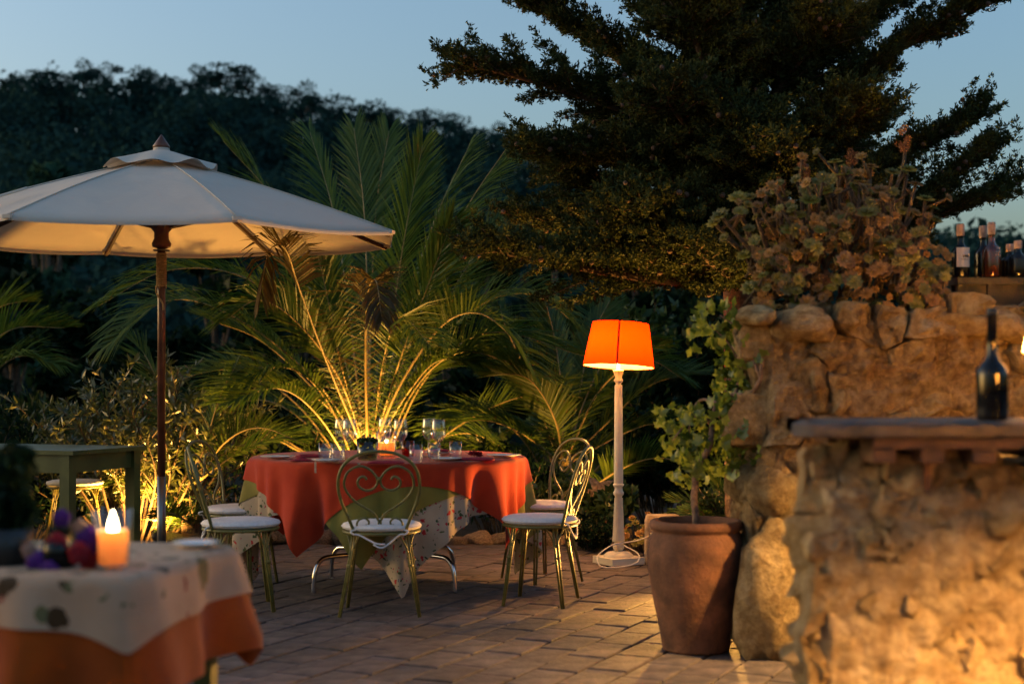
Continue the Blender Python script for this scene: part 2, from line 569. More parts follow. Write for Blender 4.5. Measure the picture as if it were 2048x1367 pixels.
def shademat(name='lamp_shade_fabric', tr=(.2, .0085, .0001), df=(.5, .06, .012)):
    """orange fabric outside, pale lining inside: two faces of one laminated shade"""
    m, nt, b, out = nodes_of(name)
    L = nt.links.new
    nt.nodes.remove(b)
    g = nt.nodes.new('ShaderNodeNewGeometry')
    do = nt.nodes.new('ShaderNodeBsdfDiffuse'); do.inputs[0].default_value = (*df, 1)
    to = nt.nodes.new('ShaderNodeBsdfTranslucent'); to.inputs[0].default_value = (*tr, 1)
    mo = nt.nodes.new('ShaderNodeMixShader'); mo.inputs[0].default_value = .6
    L(do.outputs[0], mo.inputs[1]); L(to.outputs[0], mo.inputs[2])
    di = nt.nodes.new('ShaderNodeBsdfDiffuse'); di.inputs[0].default_value = (.78, .66, .42, 1)
    ti = nt.nodes.new('ShaderNodeBsdfTranslucent'); ti.inputs[0].default_value = (*tr, 1)
    mi = nt.nodes.new('ShaderNodeMixShader'); mi.inputs[0].default_value = .5
    L(di.outputs[0], mi.inputs[1]); L(ti.outputs[0], mi.inputs[2])
    mx = nt.nodes.new('ShaderNodeMixShader')
    L(g.outputs['Backfacing'], mx.inputs[0]); L(mo.outputs[0], mx.inputs[1]); L(mi.outputs[0], mx.inputs[2])
    L(mx.outputs[0], out.inputs[0])
    return m


M['shade'] = shademat()
M['shadecream'] = shademat('cream_shade_fabric', (.7, .5, .22), (.6, .5, .35))
M['seam'] = mat('shade_seam', (.45, .01, .005), None, .8)


def point_light(name, loc, power, col, rad, parent=None, spot=None, aim=None):
    l = bpy.data.lights.new(name, 'SPOT' if spot else 'POINT')
    l.energy = power
    l.color = col
    l.shadow_soft_size = rad
    o = bpy.data.objects.new(name, l)
    COL.objects.link(o)
    o.location = loc
    if spot:
        l.spot_size = R(spot)
        l.spot_blend = .5
        o.rotation_euler = (Vector(loc) - Vector(aim)).to_track_quat('Z', 'Y').to_euler()
    if parent: o.parent = parent
    return o


add_stain(M['terracotta'], 7, .6, 1.35)
add_stain(M['cushion'], 9, .86, 1.0)
add_stain(M['slab'], 6, .55, 1.2)


# ------------------------------------------------------------------ ground, patio, hill
mb = MB()
n = 40
def gz(x, y):
    return -.03 if y < 16 else -.03 - min(1, (y - 16) / 20) * 2.5
xs = [-900, -300, -120, -60, -40, -25, -15, -8, -4, 0, 4, 8, 15, 25, 40, 60, 120, 300, 900]
ys = [-300, -60, -20, -5, 0, 3, 6, 9, 12, 16, 20, 26, 32, 40, 60, 100, 300, 900]
vv = [(x, y, gz(x, y)) for y in ys for x in xs]
ff = [(j * len(xs) + i, j * len(xs) + i + 1, (j + 1) * len(xs) + i + 1, (j + 1) * len(xs) + i) for j in range(len(ys) - 1) for i in range(len(xs) - 1)]
mb.add(vv, ff)
tag(mb.build('ground', M['soil']), 'dark bare earth around the terrace and garden', 'ground', kind='structure')

# patio: mortar bed with pavers laid in a running bond at a slant
PAT_Y = 10.75
mb = MB()
mb.box((-1.2, 4.4, -.02), (11.6, 12.8, .036))
patio = tag(mb.build('patio', M['mortar'], smooth=False), 'paved terrace of worn clay pavers', 'patio', kind='structure')
ang = R(-25)
ux, uy = Vector((math.sin(R(25)), math.cos(R(25)))), Vector((math.cos(R(25)), -math.sin(R(25))))
PL, PW = .33, .19
pav = []
for i in range(-70, 70):
    for j in range(-60, 60):
        off = (j % 2) * .5 + .13 * math.sin(j * 2.3)
        c = ux * ((i + off) * PL) + uy * (j * PW) + Vector((0, 6))
        if -6.85 < c.x < 4.45 and -1.8 < c.y < PAT_Y - .12:
            pav.append(c)
def paver_box(mb, c, seed):
    rr = random.Random(seed)
    l, ww = PL - .007 - rr.random() * .008, PW - .007 - rr.random() * .006
    h = .006 + rr.random() * .006
    a = -R(25) + (rr.random() - .5) * .03
    rot = Matrix.Rotation(a, 3, 'Z') @ Matrix.Rotation((rr.random() - .5) * .012, 3, 'X') @ Matrix.Rotation((rr.random() - .5) * .014, 3, 'Y')
    e = .006
    v = []
    for (z, s) in ((-.03, 0), (h - .004, 0), (h, e)):
        for (x, y) in ((-1, -1), (1, -1), (1, 1), (-1, 1)):
            v.append(Vector((c[0], c[1], 0)) + rot @ Vector((x * (ww / 2 - s * (.6 + .8 * rr.random())), y * (l / 2 - s * (.6 + .8 * rr.random())), z)))
    f = [(0, 1, 5, 4), (1, 2, 6, 5), (2, 3, 7, 6), (3, 0, 4, 7), (4, 5, 9, 8), (5, 6, 10, 9), (6, 7, 11, 10), (7, 4, 8, 11), (8, 9, 10, 11)]
    mb.add(v, f)
def vis_paver(c):
    if c.y < 5.4: return None
    px = 1024 + c.x / c.y * FPX
    py = HOR + CAM_H / c.y * FPX
    if not (380 < px < 1600 and py < 1380): return None
    return py
cand = sorted([(-vis_paver(c), i) for i, c in enumerate(pav) if vis_paver(c)])
near = set(i for _, i in cand[:300])
pmeshes = []
for k in range(10):
    q = MB(); paver_box(q, (0, 0), 100 + k); pmeshes.append(q.mesh('paver', M['paver'], False))
rest = MB()
for i, c in enumerate(pav):
    if i in near:
        o = link('paver', pmeshes[i % 10], patio, (c.x, c.y, random.uniform(-.002, .003)))
    else:
        paver_box(rest, c, i)
tag(rest.build('paver_field', M['paver'], patio, False), kind='stuff')

# hill
ridge = [(-900, 240), (-300, 175), (0, 155), (150, 120), (330, 150), (450, 125), (560, 150), (650, 182), (750, 195), (900, 225), (1000, 250), (1100, 290), (1200, 335), (1400, 410), (1700, 450), (2048, 468), (2600, 480), (3200, 500)]
def ridge_py(px):
    for (a, b), (c, d) in zip(ridge, ridge[1:]):
        if a <= px <= c: return b + (d - b) * (px - a) / (c - a)
    return ridge[-1][1]
HD = 160.0
mb = MB()
NX, NY = 60, 14
vv, ff = [], []
for j in range(NY + 1):
    t = j / NY
    for i in range(NX + 1):
        px = -900 + 4100 * i / NX
        y = 45 + (HD - 45) * t if t <= 1 else 0
        x = (px - 1024) / FPX * HD
        ztop = CAM_H + (HOR - ridge_py(px)) / FPX * HD - 8.0
        z = -2.5 + (ztop + 2.5) * (t ** 1.15)
        z += (mnoise.noise(Vector((x * .03, y * .03, 3))) * 3) * math.sin(PI * t)
        vv.append((x, y, z))
for i in range(NX + 1):
    vv.append((vv[NY * (NX + 1) + i][0], HD + 120, -8))
for j in range(NY + 1):
    for i in range(NX):
        a = j * (NX + 1) + i
        ff.append((a, a + 1, a + NX + 2, a + NX + 1))
mb.add(vv, ff)
tag(mb.build('hill', M['hillsoil']), 'dark hillside closing the valley', 'hill', kind='structure')
def hill_z(x, y):
    px = 1024 + x / HD * FPX
    t = (y - 45) / (HD - 45)
    ztop = CAM_H + (HOR - ridge_py(px)) / FPX * HD - 8.0
    return -2.5 + (ztop + 2.5) * (max(t, 0) ** 1.15) + (mnoise.noise(Vector((x * .03, y * .03, 3))) * 3) * math.sin(PI * min(max(t, 0), 1))


def leaf_cloud(centers, radii, per, size, rng, flat=1.0):
    """random leaf quads filling ellipsoidal clumps -> (n,4,3)"""
    out = []
    for c, r in zip(centers, radii):
        k = per
        d = rng.normal(size=(k, 3)); d /= np.linalg.norm(d, axis=1)[:, None]
        rad = rng.uniform(.35, 1.0, (k, 1)) ** .6
        p = np.array(c) + d * rad * np.array(r)
        a = rng.normal(size=(k, 3)); a /= np.linalg.norm(a, axis=1)[:, None]
        b = np.cross(a, rng.normal(size=(k, 3))); b /= np.linalg.norm(b, axis=1)[:, None]
        s = size * rng.uniform(.6, 1.3, (k, 1))
        a = a * s; b = b * s * .55
        out.append(np.stack([p - a, p + b, p + a, p - b], axis=1))
    return np.concatenate(out)


def pine_variant(seed, tall=True):
    rng = np.random.default_rng(seed)
    h = 1.0
    mb = MB()
    lean = rng.uniform(-.06, .06)
    top = Vector((lean, rng.uniform(-.05, .05), .72))
    mb.tube(catmull([(0, 0, -.05), (lean * .2, 0, .3), top], 4), [.022, .021, .02, .019, .018, .016, .014, .012, .01], 6)
    cs, rs = [], []
    nb = rng.integers(7, 11)
    for k in range(nb):
        a = 2 * PI * k / nb + rng.uniform(-.4, .4)
        z0 = rng.uniform(.22, .7)
        rr = rng.uniform(.1, .3)
        e = (top.x * z0 / .72 + math.cos(a) * rr, math.sin(a) * rr, z0 + rng.uniform(.08, .2))
        mb.tube([(top.x * z0 / .72, 0, z0), e], [.008, .003], 4)
        cs.append(e); rs.append((rng.uniform(.09, .17), rng.uniform(.09, .17), rng.uniform(.035, .06)))
    cs.append((top.x, 0, .88)); rs.append((.17, .17, .08))
    cs.append((top.x, 0, .75)); rs.append((.12, .12, .07))
    q = leaf_cloud(cs, rs, 150, .02, rng)
    return mb.mesh('trunk', M['bark']), quads_mesh('crown', q, M['pine'])


pines = [pine_variant(50 + k) for k in range(5)]
rng = random.Random(5)
px = -260
k = 0
while px < 2500:
    h = rng.uniform(7, 11.5)
    if 400 < px < 640 or 10 < px < 210: h *= 1.15
    y = HD - rng.uniform(0, 14)
    x = (px - 1024) / FPX * y
    z = hill_z(x, y)
    # top of the tree set to the observed ridge line
    topz = CAM_H + (HOR - ridge_py(px) - rng.choice((-16, -8, -2, 4, 10, 16)) - rng.uniform(-5, 5)) / FPX * y
    h2 = max(5.5, topz - z)
    t = thing('pine_tree', (x, y, z), 'dark umbrella-crowned pine on the skyline of the wooded hill', 'tree', 'pines along the ridge of the hill', rng.uniform(0, 6.28))
    wdt = h * rng.uniform(.65, 1.0)
    t.scale = (wdt, wdt, h2)
    tr, cr = pines[k % 5]
    link('trunk', tr, t); link('crown', cr, t)
    px += rng.uniform(14, 40)
    k += 1

# the wood on the slope reads as one mass
rngn = np.random.default_rng(11)
cs, rs = [], []
for i in range(900):
    y = rngn.uniform(48, HD - 6) if i < 560 else rngn.uniform(HD - 34, HD - 3)
    x = rngn.uniform(-.44, .62) * y - (8 if rngn.random() < .3 else 0)
    z = hill_z(x, y)
    h = rngn.uniform(5, 9)
    w_ = rngn.uniform(2.0, 3.4)
    for k in range(3):
        cs.append((x + rngn.uniform(-1, 1), y + rngn.uniform(-1, 1), z + h * (.35 + .2 * k)))
        rs.append((w_ * (1 - .18 * k), w_ * (1 - .18 * k), h * .24))
q = leaf_cloud(cs, rs, 110, .3, rngn)
o = link('hillside_wood', quads_mesh('hillside_wood', q, M['pine']))
tag(o, 'dense dark wood covering the slope of the hill', 'wood', kind='stuff')


# ------------------------------------------------------------------ trees between garden and hill
def bush_tree(name, base, h, rx, label, matk, group, seed, trunk_frac=.25, size=.1, per=220, clumps=14, parts=('trunk', 'crown'), cat='tree'):
    rng = np.random.default_rng(seed)
    t = thing(name, base, label, cat, group)
    mb = MB()
    cs, rs = [], []
    z0 = h * trunk_frac
    mb.tube([(0, 0, -.1), (rng.uniform(-.05, .05) * h, 0, z0), (0, 0, h * .7)], [h * .02, h * .016, h * .006], 6)
    for k in range(clumps):
        a = rng.uniform(0, 2 * PI); u = math.sqrt(rng.uniform(0, 1)) * .75
        zz = rng.uniform(0, 1)
        wz = math.sin(PI * (.15 + .75 * zz)) 
        c = (math.cos(a) * u * rx * wz, math.sin(a) * u * rx * wz, z0 * .8 + (h - z0) * (.1 + .82 * zz))
        cs.append(c)
        rr = rx * rng.uniform(.28, .45)
        rs.append((rr, rr, rr * .75))
        mb.tube([(0, 0, z0 + (c[2] - z0) * .4), c], [h * .008, h * .002], 4)
    mb.build(parts[0], M['bark'], t)
    link(parts[1], quads_mesh(parts[1], leaf_cloud(cs, rs, per, size, rng), M[matk]), t)
    return t


def G(px, d, z=0):
    return Vector(((px - 1024) / FPX * d, d, z))


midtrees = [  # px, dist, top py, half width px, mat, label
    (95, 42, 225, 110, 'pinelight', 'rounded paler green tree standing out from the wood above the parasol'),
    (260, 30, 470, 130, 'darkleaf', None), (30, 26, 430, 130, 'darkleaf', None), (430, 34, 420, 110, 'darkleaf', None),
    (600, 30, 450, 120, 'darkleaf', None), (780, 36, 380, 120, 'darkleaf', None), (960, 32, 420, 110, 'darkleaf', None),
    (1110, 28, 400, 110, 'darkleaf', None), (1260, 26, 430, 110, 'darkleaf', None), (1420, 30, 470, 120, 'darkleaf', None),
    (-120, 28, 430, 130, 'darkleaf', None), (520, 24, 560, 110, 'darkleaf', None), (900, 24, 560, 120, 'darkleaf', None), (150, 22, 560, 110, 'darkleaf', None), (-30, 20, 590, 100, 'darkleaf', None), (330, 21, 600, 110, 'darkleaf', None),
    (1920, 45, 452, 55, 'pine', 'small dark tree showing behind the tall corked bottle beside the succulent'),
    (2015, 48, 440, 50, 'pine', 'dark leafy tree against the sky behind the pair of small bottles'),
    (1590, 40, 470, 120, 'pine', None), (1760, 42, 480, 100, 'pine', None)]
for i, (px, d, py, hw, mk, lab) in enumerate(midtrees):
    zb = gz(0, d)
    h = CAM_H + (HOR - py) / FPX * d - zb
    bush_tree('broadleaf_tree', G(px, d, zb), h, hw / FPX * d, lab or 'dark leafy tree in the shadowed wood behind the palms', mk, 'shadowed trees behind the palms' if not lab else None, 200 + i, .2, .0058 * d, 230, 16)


# ------------------------------------------------------------------ cypress
def build_cypress():
    rng = np.random.default_rng(77)
    D0 = 9.3
    t = thing('cypress_tree', G(1500, D0, -.03), 'large spreading cypress hung with small brown cones behind the stone wall', 'tree')
    base = Vector(t.location)
    mb = MB()
    trunk = [P(1500, 1130, D0), P(1490, 700, D0), P(1480, 400, D0 + .05), P(1475, 150, D0), P(1500, -150, D0), P(1510, -500, D0)]
    tp = catmull(trunk, 6)
    mb.tube([p - base for p in tp], np.linspace(.16, .05, len(tp)), 9)
    # limbs: (start on the trunk py, waypoints (px,py,d))
    limbs = [
        [(1480, 330, 9.3), (1300, 240, 9.1), (1110, 175, 8.9), (930, 128, 8.7)],
        [(1480, 300, 9.3), (1330, 190, 9.5), (1180, 80, 9.6), (1060, 10, 9.7)],
        [(1480, 420, 9.3), (1330, 350, 8.9), (1190, 310, 8.7), (1078, 300, 8.6)],
        [(1480, 470, 9.3), (1350, 430, 9.4), (1220, 390, 9.4), (1130, 355, 9.4)],
        [(1480, 560, 9.3), (1330, 560, 8.9), (1130, 530, 8.6), (975, 500, 8.5)],
        [(1480, 520, 9.3), (1320, 500, 9.3), (1180, 470, 9.5), (1060, 440, 9.7)],
        [(1490, 500, 9.3), (1400, 520, 8.9), (1290, 510, 8.6), (1200, 500, 8.5)],
        [(1490, 300, 9.3), (1640, 220, 9.3), (1800, 100, 9.2), (1985, 5, 9.1)],
        [(1490, 260, 9.3), (1620, 140, 9.5), (1760, 20, 9.6), (1850, -60, 9.6)],
        [(1490, 420, 9.3), (1640, 360, 9.5), (1790, 320, 9.5), (1945, 240, 9.4)],
        [(1490, 470, 9.3), (1650, 420, 9.4), (1800, 420, 9.3), (1965, 315, 9.2)],
        [(1490, 510, 9.3), (1660, 490, 9.4), (1830, 450, 9.4), (1995, 388, 9.3)],
        [(1480, 380, 9.3), (1440, 320, 8.7), (1380, 260, 8.2), (1330, 200, 7.9)],
        [(1480, 420, 9.3), (1500, 380, 8.6), (1510, 330, 8.2), (1500, 270, 7.9)],
        [(1480, 480, 9.3), (1420, 460, 8.7), (1340, 440, 8.3), (1260, 420, 8.1)],
        [(1480, 300, 9.3), (1440, 200, 8.8), (1400, 110, 8.5), (1380, 30, 8.3)],
        [(1480, 300, 9.3), (1540, 200, 8.8), (1600, 120, 8.5), (1650, 50, 8.3)],
        [(1490, 200, 9.3), (1440, 90, 9.0), (1330, 10, 8.9), (1240, -60, 8.8)],
        [(1490, 200, 9.3), (1580, 60, 9.0), (1650, -30, 8.9), (1720, -100, 8.8)],
        [(1490, 400, 9.3), (1560, 360, 9.9), (1650, 300, 10.4), (1740, 240, 10.7)],
        [(1480, 400, 9.3), (1400, 350, 9.9), (1300, 300, 10.4), (1210, 250, 10.7)],
        [(1490, 330, 9.3), (1570, 290, 8.7), (1650, 270, 8.4), (1710, 230, 8.2)],
        [(1490, 460, 9.3), (1560, 470, 8.8), (1640, 440, 8.6), (1700, 400, 8.5)],
        [(1490, 150, 9.3), (1480, 50, 8.8), (1490, -50, 8.5), (1500, -140, 8.3)],
        [(1490, 560, 9.3), (1480, 560, 8.8), (1440, 540, 8.4), (1390, 500, 8.2)],
        [(1490, 100, 9.3), (1380, -20, 9.2), (1220, -90, 9.2), (1100, -130, 9.2)],
        [(1490, 100, 9.3), (1620, -60, 9.3), (1800, -120, 9.3), (1950, -170, 9.3)],
    ]
    tuft_p, tuft_d, tuft_s = [], [], []
    cones = []
    lm = MB()
    UP = Vector((0, 0, 1))

    def spray(p0, dr, ln, fat):
        """a short flat-ended spray densely set with scaly twigs, tip turned up"""
        kk = max(3, int(ln / .017))
        for m_ in range(kk):
            g = (m_ + .5) / kk
            p_ = p0 + dr * ln * g + UP * (.10 * ln * g * g)
            tuft_p.append(p_ + Vector(rng.normal(size=3)) * fat * (1.1 - .7 * g))
            tuft_d.append(dr + UP * .35 + Vector(rng.normal(size=3)) * .45)
            tuft_s.append(rng.uniform(.8, 1.25))

    for li, L_ in enumerate(limbs):
        pts = catmull([P(*q) for q in L_], 10)
        lm.tube([p - base for p in pts], np.linspace(.045, .006, len(pts)), 6)
        nP = len(pts)
        for i in range(6, nP):
            f = i / (nP - 1)
            tan = (pts[min(i + 1, nP - 1)] - pts[i - 1]).normalized()
            side = tan.cross(UP).normalized()
            for s_ in ((-1, 1) if i % 2 else (-1, 1, 0)):
                sw = rng.uniform(.35, .8)
                dr = (side * s_ * (1 - .3 * f) + tan * sw + UP * rng.uniform(-.12, .4) + Vector(rng.normal(size=3)) * .15).normalized()
                ln = (.5 * (1 - .7 * f) + .07) * rng.uniform(.65, 1.2)
                e = pts[i] + dr * ln
                lm.tube([pts[i] - base, pts[i] + dr * ln * .6 - base, e - base], [.007, .005, .002], 3)
                nt_ = max(2, int(ln / .06))
                for m_ in range(nt_):
                    g = (m_ + .7) / nt_
                    q = pts[i] + dr * ln * g
                    for sg in (-1, 1):
                        d2 = (dr * rng.uniform(.5, 1) + dr.cross(UP).normalized() * sg * rng.uniform(.3, .9) + UP * rng.uniform(-.1, .55)).normalized()
                        spray(q, d2, rng.uniform(.05, .12) * (1.2 - .4 * g), .018)
                spray(e, (dr + UP * .3).normalized(), rng.uniform(.06, .13), .015)
                if rng.random() < .22:
                    cones.append(e + Vector((rng.normal() * .02, -.03 + rng.normal() * .01, -.02)))
        spray(pts[-1], ((pts[-1] - pts[-4]).normalized() + UP * .4).normalized(), .16, .012)
    mb.build('trunk', M['bark'], t)
    lm.build('limbs', M['bark'], t)
    # each tuft: a spray of narrow scaly twigs
    p = np.array([tuple(q) for q in tuft_p]); d = np.array([tuple(q) for q in tuft_d]); s = np.array(tuft_s)
    d /= np.linalg.norm(d, axis=1)[:, None]
    per = 13
    n_ = len(p)
    P0 = np.repeat(p, per, 0); D_ = np.repeat(d, per, 0); S_ = np.repeat(s, per)[:, None]
    j = rng.normal(size=(n_ * per, 3)) * .6
    dd = D_ + j; dd /= np.linalg.norm(dd, axis=1)[:, None]
    P0 = P0 + rng.normal(size=P0.shape) * .008
    sd = np.cross(dd, rng.normal(size=dd.shape)); sd /= np.linalg.norm(sd, axis=1)[:, None]
    ln = S_ * rng.uniform(.016, .036, (n_ * per, 1))
    wd = rng.uniform(.0035, .0065, (n_ * per, 1))
    Q = np.stack([P0 - sd * wd * .5, P0 + dd * ln * .55 - sd * wd, P0 + dd * ln, P0 + dd * ln * .5 + sd * wd], axis=1) - np.array(base)
    tag(link('foliage', quads_mesh('foliage', Q, M['cypress']), t), kind='stuff')
    cm = MB(); cm.ball((0, 0, 0), .015, 8, 5, sc3=(1, 1, .92))
    # scale ridges on the little cones
    me = cm.mesh('cone', M['cone'], False)
    for c in cones[:260]:
        o = link('cone', me, t, c - base, rng.uniform(0, 6))
        s_ = rng.uniform(.8, 1.25)
        o.scale = (s_,) * 3
    return n_


print('cypress tufts', build_cypress())


# ------------------------------------------------------------------ palms
def frond(parent, pts, leaf_len=.45, n=84, seed=0, start=.3, vup=.35, droop=.5, matl='palm', rad=.0115, fwd=1.15, spines=True, base=None, width=.008):
    rng = np.random.default_rng(seed)
    c = catmull(pts, 12)
    k = len(c)
    # arclength
    acc = [0]
    for a, b in zip(c, c[1:]): acc.append(acc[-1] + (b - a).length)
    tot = acc[-1]
    def at(f):
        s = f * tot
        for i in range(k - 1):
            if acc[i + 1] >= s:
                u = (s - acc[i]) / max(1e-9, acc[i + 1] - acc[i])
                return c[i].lerp(c[i + 1], u), (c[i + 1] - c[i]).normalized()
        return c[-1], (c[-1] - c[-2]).normalized()
    chord = (c[-1] - c[0])
    upn = Vector((0, 0, 1))
    polys = []
    roll = rng.uniform(-.5, .5)
    prev = None
    off = base if base is not None else Vector((0, 0, 0))
    def frame(T):
        hz = Vector((chord.x, chord.y, 0))
        if hz.length < .15: hz = Vector((math.cos(seed), math.sin(seed), 0))
        hz.normalize()
        S = Vector((-hz.y, hz.x, 0))
        S = (S - T * S.dot(T)).normalized()
        U = S.cross(T).normalized()
        if U.dot(upn) < 0 and abs(T.z) < .8: U = -U
        S2 = S * math.cos(roll) + U * math.sin(roll)
        U2 = U * math.cos(roll) - S * math.sin(roll)
        return S2, U2
    for i in range(n):
        f = start + (1 - start) * (i + .5) / n
        for sgn in (-1, 1):
            p, T = at(min(1, f + rng.uniform(-.004, .004)))
            S, U = frame(T)
            g = (f - start) / (1 - start)
            L_ = leaf_len * (.35 + .65 * math.sin(PI * min(1, .18 + .62 * g)) ** .8) * (1 if g < .75 else 1 - (g - .75) * 1.7) * rng.uniform(.85, 1.1)
            d = (S * sgn * (1 - .45 * g) + T * (fwd * (.7 + .8 * g)) + U * (vup + rng.uniform(-.18, .18))).normalized()
            e1 = p + d * L_ * .5
            d2 = (d + Vector((0, 0, -1)) * droop * rng.uniform(.3, .8)).normalized()
            e2 = e1 + d2 * L_ * .5
            wv = d.cross(U).normalized() * (width * rng.uniform(.8, 1.15))
            wv = (wv + U * rng.uniform(-.004, .004))
            polys.append((p - wv * .5, e1 - wv, e2, e1 + wv, p + wv * .5))
    if spines:
        ns = 26
        for i in range(ns):
            f = .07 + (start - .07) * (i + .5) / ns
            for sgn in (-1, 1):
                p, T = at(f)
                S, U = frame(T)
                d = (S * sgn + T * rng.uniform(.2, .9) + U * rng.uniform(-.3, .5)).normalized()
                L_ = rng.uniform(.08, .36) * (.6 + .6 * f / start)
                e1 = p + d * L_ * .5; e2 = p + d * L_
                wv = d.cross(U).normalized() * .0045
                polys.append((p - wv, e1 - wv, e2, e1 + wv, p + wv))
    V = np.array([[tuple(q - off) for q in poly] for poly in polys])
    o = link('frond', quads_mesh('frond', V, M[matl], 5), parent)
    sm = MB()
    sm.tube([q - off for q in c], [rad * (1 - .85 * i / (k - 1)) for i in range(k)], 6)
    sm.build('stalk', M['stalk'], o)
    return o


def palm(name, base, label, fr, extra, seed, leaf_len, trunk_h=.35, trunk_r=.22, reach=(1.2, 2.2), group=None, **kw):
    t = thing(name, base, label, 'palm', group)
    b = Vector(base)
    mb = MB()
    rng = np.random.default_rng(seed)
    mb.lathe([(trunk_r * .9, 0), (trunk_r, trunk_h * .3), (trunk_r * 1.05, trunk_h * .7), (trunk_r * .7, trunk_h), (.02, trunk_h + .08)], 14)
    for k in range(26):  # leaf bases
        a = k * 2.4; z = trunk_h * (k / 26)
        mb.box((math.cos(a) * trunk_r, math.sin(a) * trunk_r, z + .04), (.06, .05, .14), a)
    mb.build('trunk', M['bark'], t)
    for i, f in enumerate(fr):
        opts = dict(kw)
        pts = f
        if isinstance(f, dict):
            opts.update({k: v for k, v in f.items() if k != 'p'}); pts = f['p']
        pts = [P(*q) if not isinstance(q, Vector) else q for q in pts]
        opts.setdefault('leaf_len', leaf_len)
        frond(t, pts, seed=seed + i, base=b, **opts)
    for i in range(extra):
        a = rng.uniform(0, 2 * PI)
        el = rng.uniform(.25, 1.2)
        Lr = rng.uniform(*reach)
        h = Vector((math.cos(a), math.sin(a), 0))
        c0 = b + Vector((0, 0, trunk_h)) + h * .08
        c1 = c0 + (h * math.cos(el) + Vector((0, 0, math.sin(el)))) * Lr * .45
        c2 = c0 + (h * math.cos(el * .75) * .9 + Vector((0, 0, math.sin(el * .75)))) * Lr * .8
        c3 = c0 + h * Lr * math.cos(el * .3) * .95 + Vector((0, 0, Lr * math.sin(el) * .55))
        opts = dict(kw); opts.setdefault('leaf_len', leaf_len)
        frond(t, [c0, c1, c2, c3], seed=seed + 100 + i, base=b, **opts)
    return t


D = 12.2
main_fr = [
    [(725, 900, D), (640, 640, 12.4), (560, 420, 12.5), (445, 280, 12.4)],
    [(728, 900, D), (700, 640, 12.5), (668, 430, 12.8), (620, 264, 13.0)],
    [(732, 900, D), (735, 640, 12.7), (728, 420, 13.0), (708, 256, 13.1)],
    [(735, 900, D), (742, 640, 12.8), (752, 420, 13.1), (778, 262, 13.2)],
    dict(p=[(740, 900, D), (775, 700, 11.9), (808, 480, 11.7), (845, 290, 11.7)], leaf_len=.5, vup=.1),
    [(742, 900, D), (800, 660, 12.5), (870, 440, 12.8), (940, 288, 12.9)],
    dict(p=[(745, 900, D), (830, 660, 12.0), (920, 440, 11.9), (1024, 280, 11.8)], vup=.5),
    dict(p=[(735, 900, 11.9), (731, 720, 11.6), (735, 590, 11.2), (752, 562, 10.9), (764, 640, 10.6)], start=.62, leaf_len=.4, rad=.014, spines=True, droop=.9, matl='palmdry'),
    dict(p=[(745, 900, 11.9), (800, 770, 11.6), (880, 655, 11.3), (950, 625, 11.0), (1015, 665, 10.8), (1065, 745, 10.6)], start=.4, vup=.75, droop=.35, rad=.014),
    dict(p=[(728, 900, 11.9), (660, 740, 11.2), (600, 580, 10.3), (572, 500, 9.7), (540, 500, 9.3), (520, 585, 9.1)], start=.6, leaf_len=.42, vup=.7, droop=.8, n=60, matl='palmdry'),
    dict(p=[(725, 900, D), (640, 690, 11.9), (500, 560, 11.6), (340, 540, 11.4), (200, 610, 11.2)], start=.4, droop=.9, leaf_len=.5),
    dict(p=[(725, 900, D), (630, 760, 11.7), (480, 640, 11.2), (340, 600, 10.9), (215, 690, 10.7)], start=.4, droop=.9),
    dict(p=[(725, 900, D), (620, 770, 12.3), (520, 680, 12.3), (420, 640, 12.2)], droop=.4),
    dict(p=[(748, 900, D), (850, 700, 12.8), (950, 520, 13.2), (1060, 480, 13.4), (1160, 520, 13.4)], vup=.8, droop=.1, leaf_len=.55),
    dict(p=[(748, 900, D), (850, 720, 12.4), (960, 610, 12.4), (1070, 590, 12.3), (1165, 660, 12.2)], droop=.7),
    dict(p=[(735, 900, D), (690, 720, 12.9), (640, 560, 13.4), (560, 480, 13.6)], droop=.5),
    dict(p=[(735, 900, D), (790, 720, 12.9), (850, 560, 13.4), (900, 450, 13.6)], droop=.5),
    dict(p=[(730, 900, D), (680, 760, 11.7), (600, 650, 11.3), (520, 600, 11.0), (450, 640, 10.9)], droop=.9),
    dict(p=[(745, 900, D), (820, 780, 11.8), (880, 720, 11.6), (960, 730, 11.5)], droop=.9, leaf_len=.35),
    dict(p=[(725, 900, D), (640, 800, 11.8), (540, 760, 11.6), (440, 790, 11.5)], droop=.7, leaf_len=.38),
    dict(p=[(745, 900, D), (840, 700, 12.6), (930, 540, 12.8), (1010, 430, 12.9)], vup=.4),
    dict(p=[(745, 900, D), (800, 720, 11.6), (860, 560, 11.3), (905, 440, 11.2)], vup=.3),
    dict(p=[(728, 900, D), (680, 720, 11.7), (650, 570, 11.4), (625, 470, 11.3)], vup=.3),
]
palm('palm_tree', G(737, D, -.03), 'big bushy palm lit golden from below behind the round table', main_fr, 11, 300, .54, reach=(1.7, 2.3), start=.45)

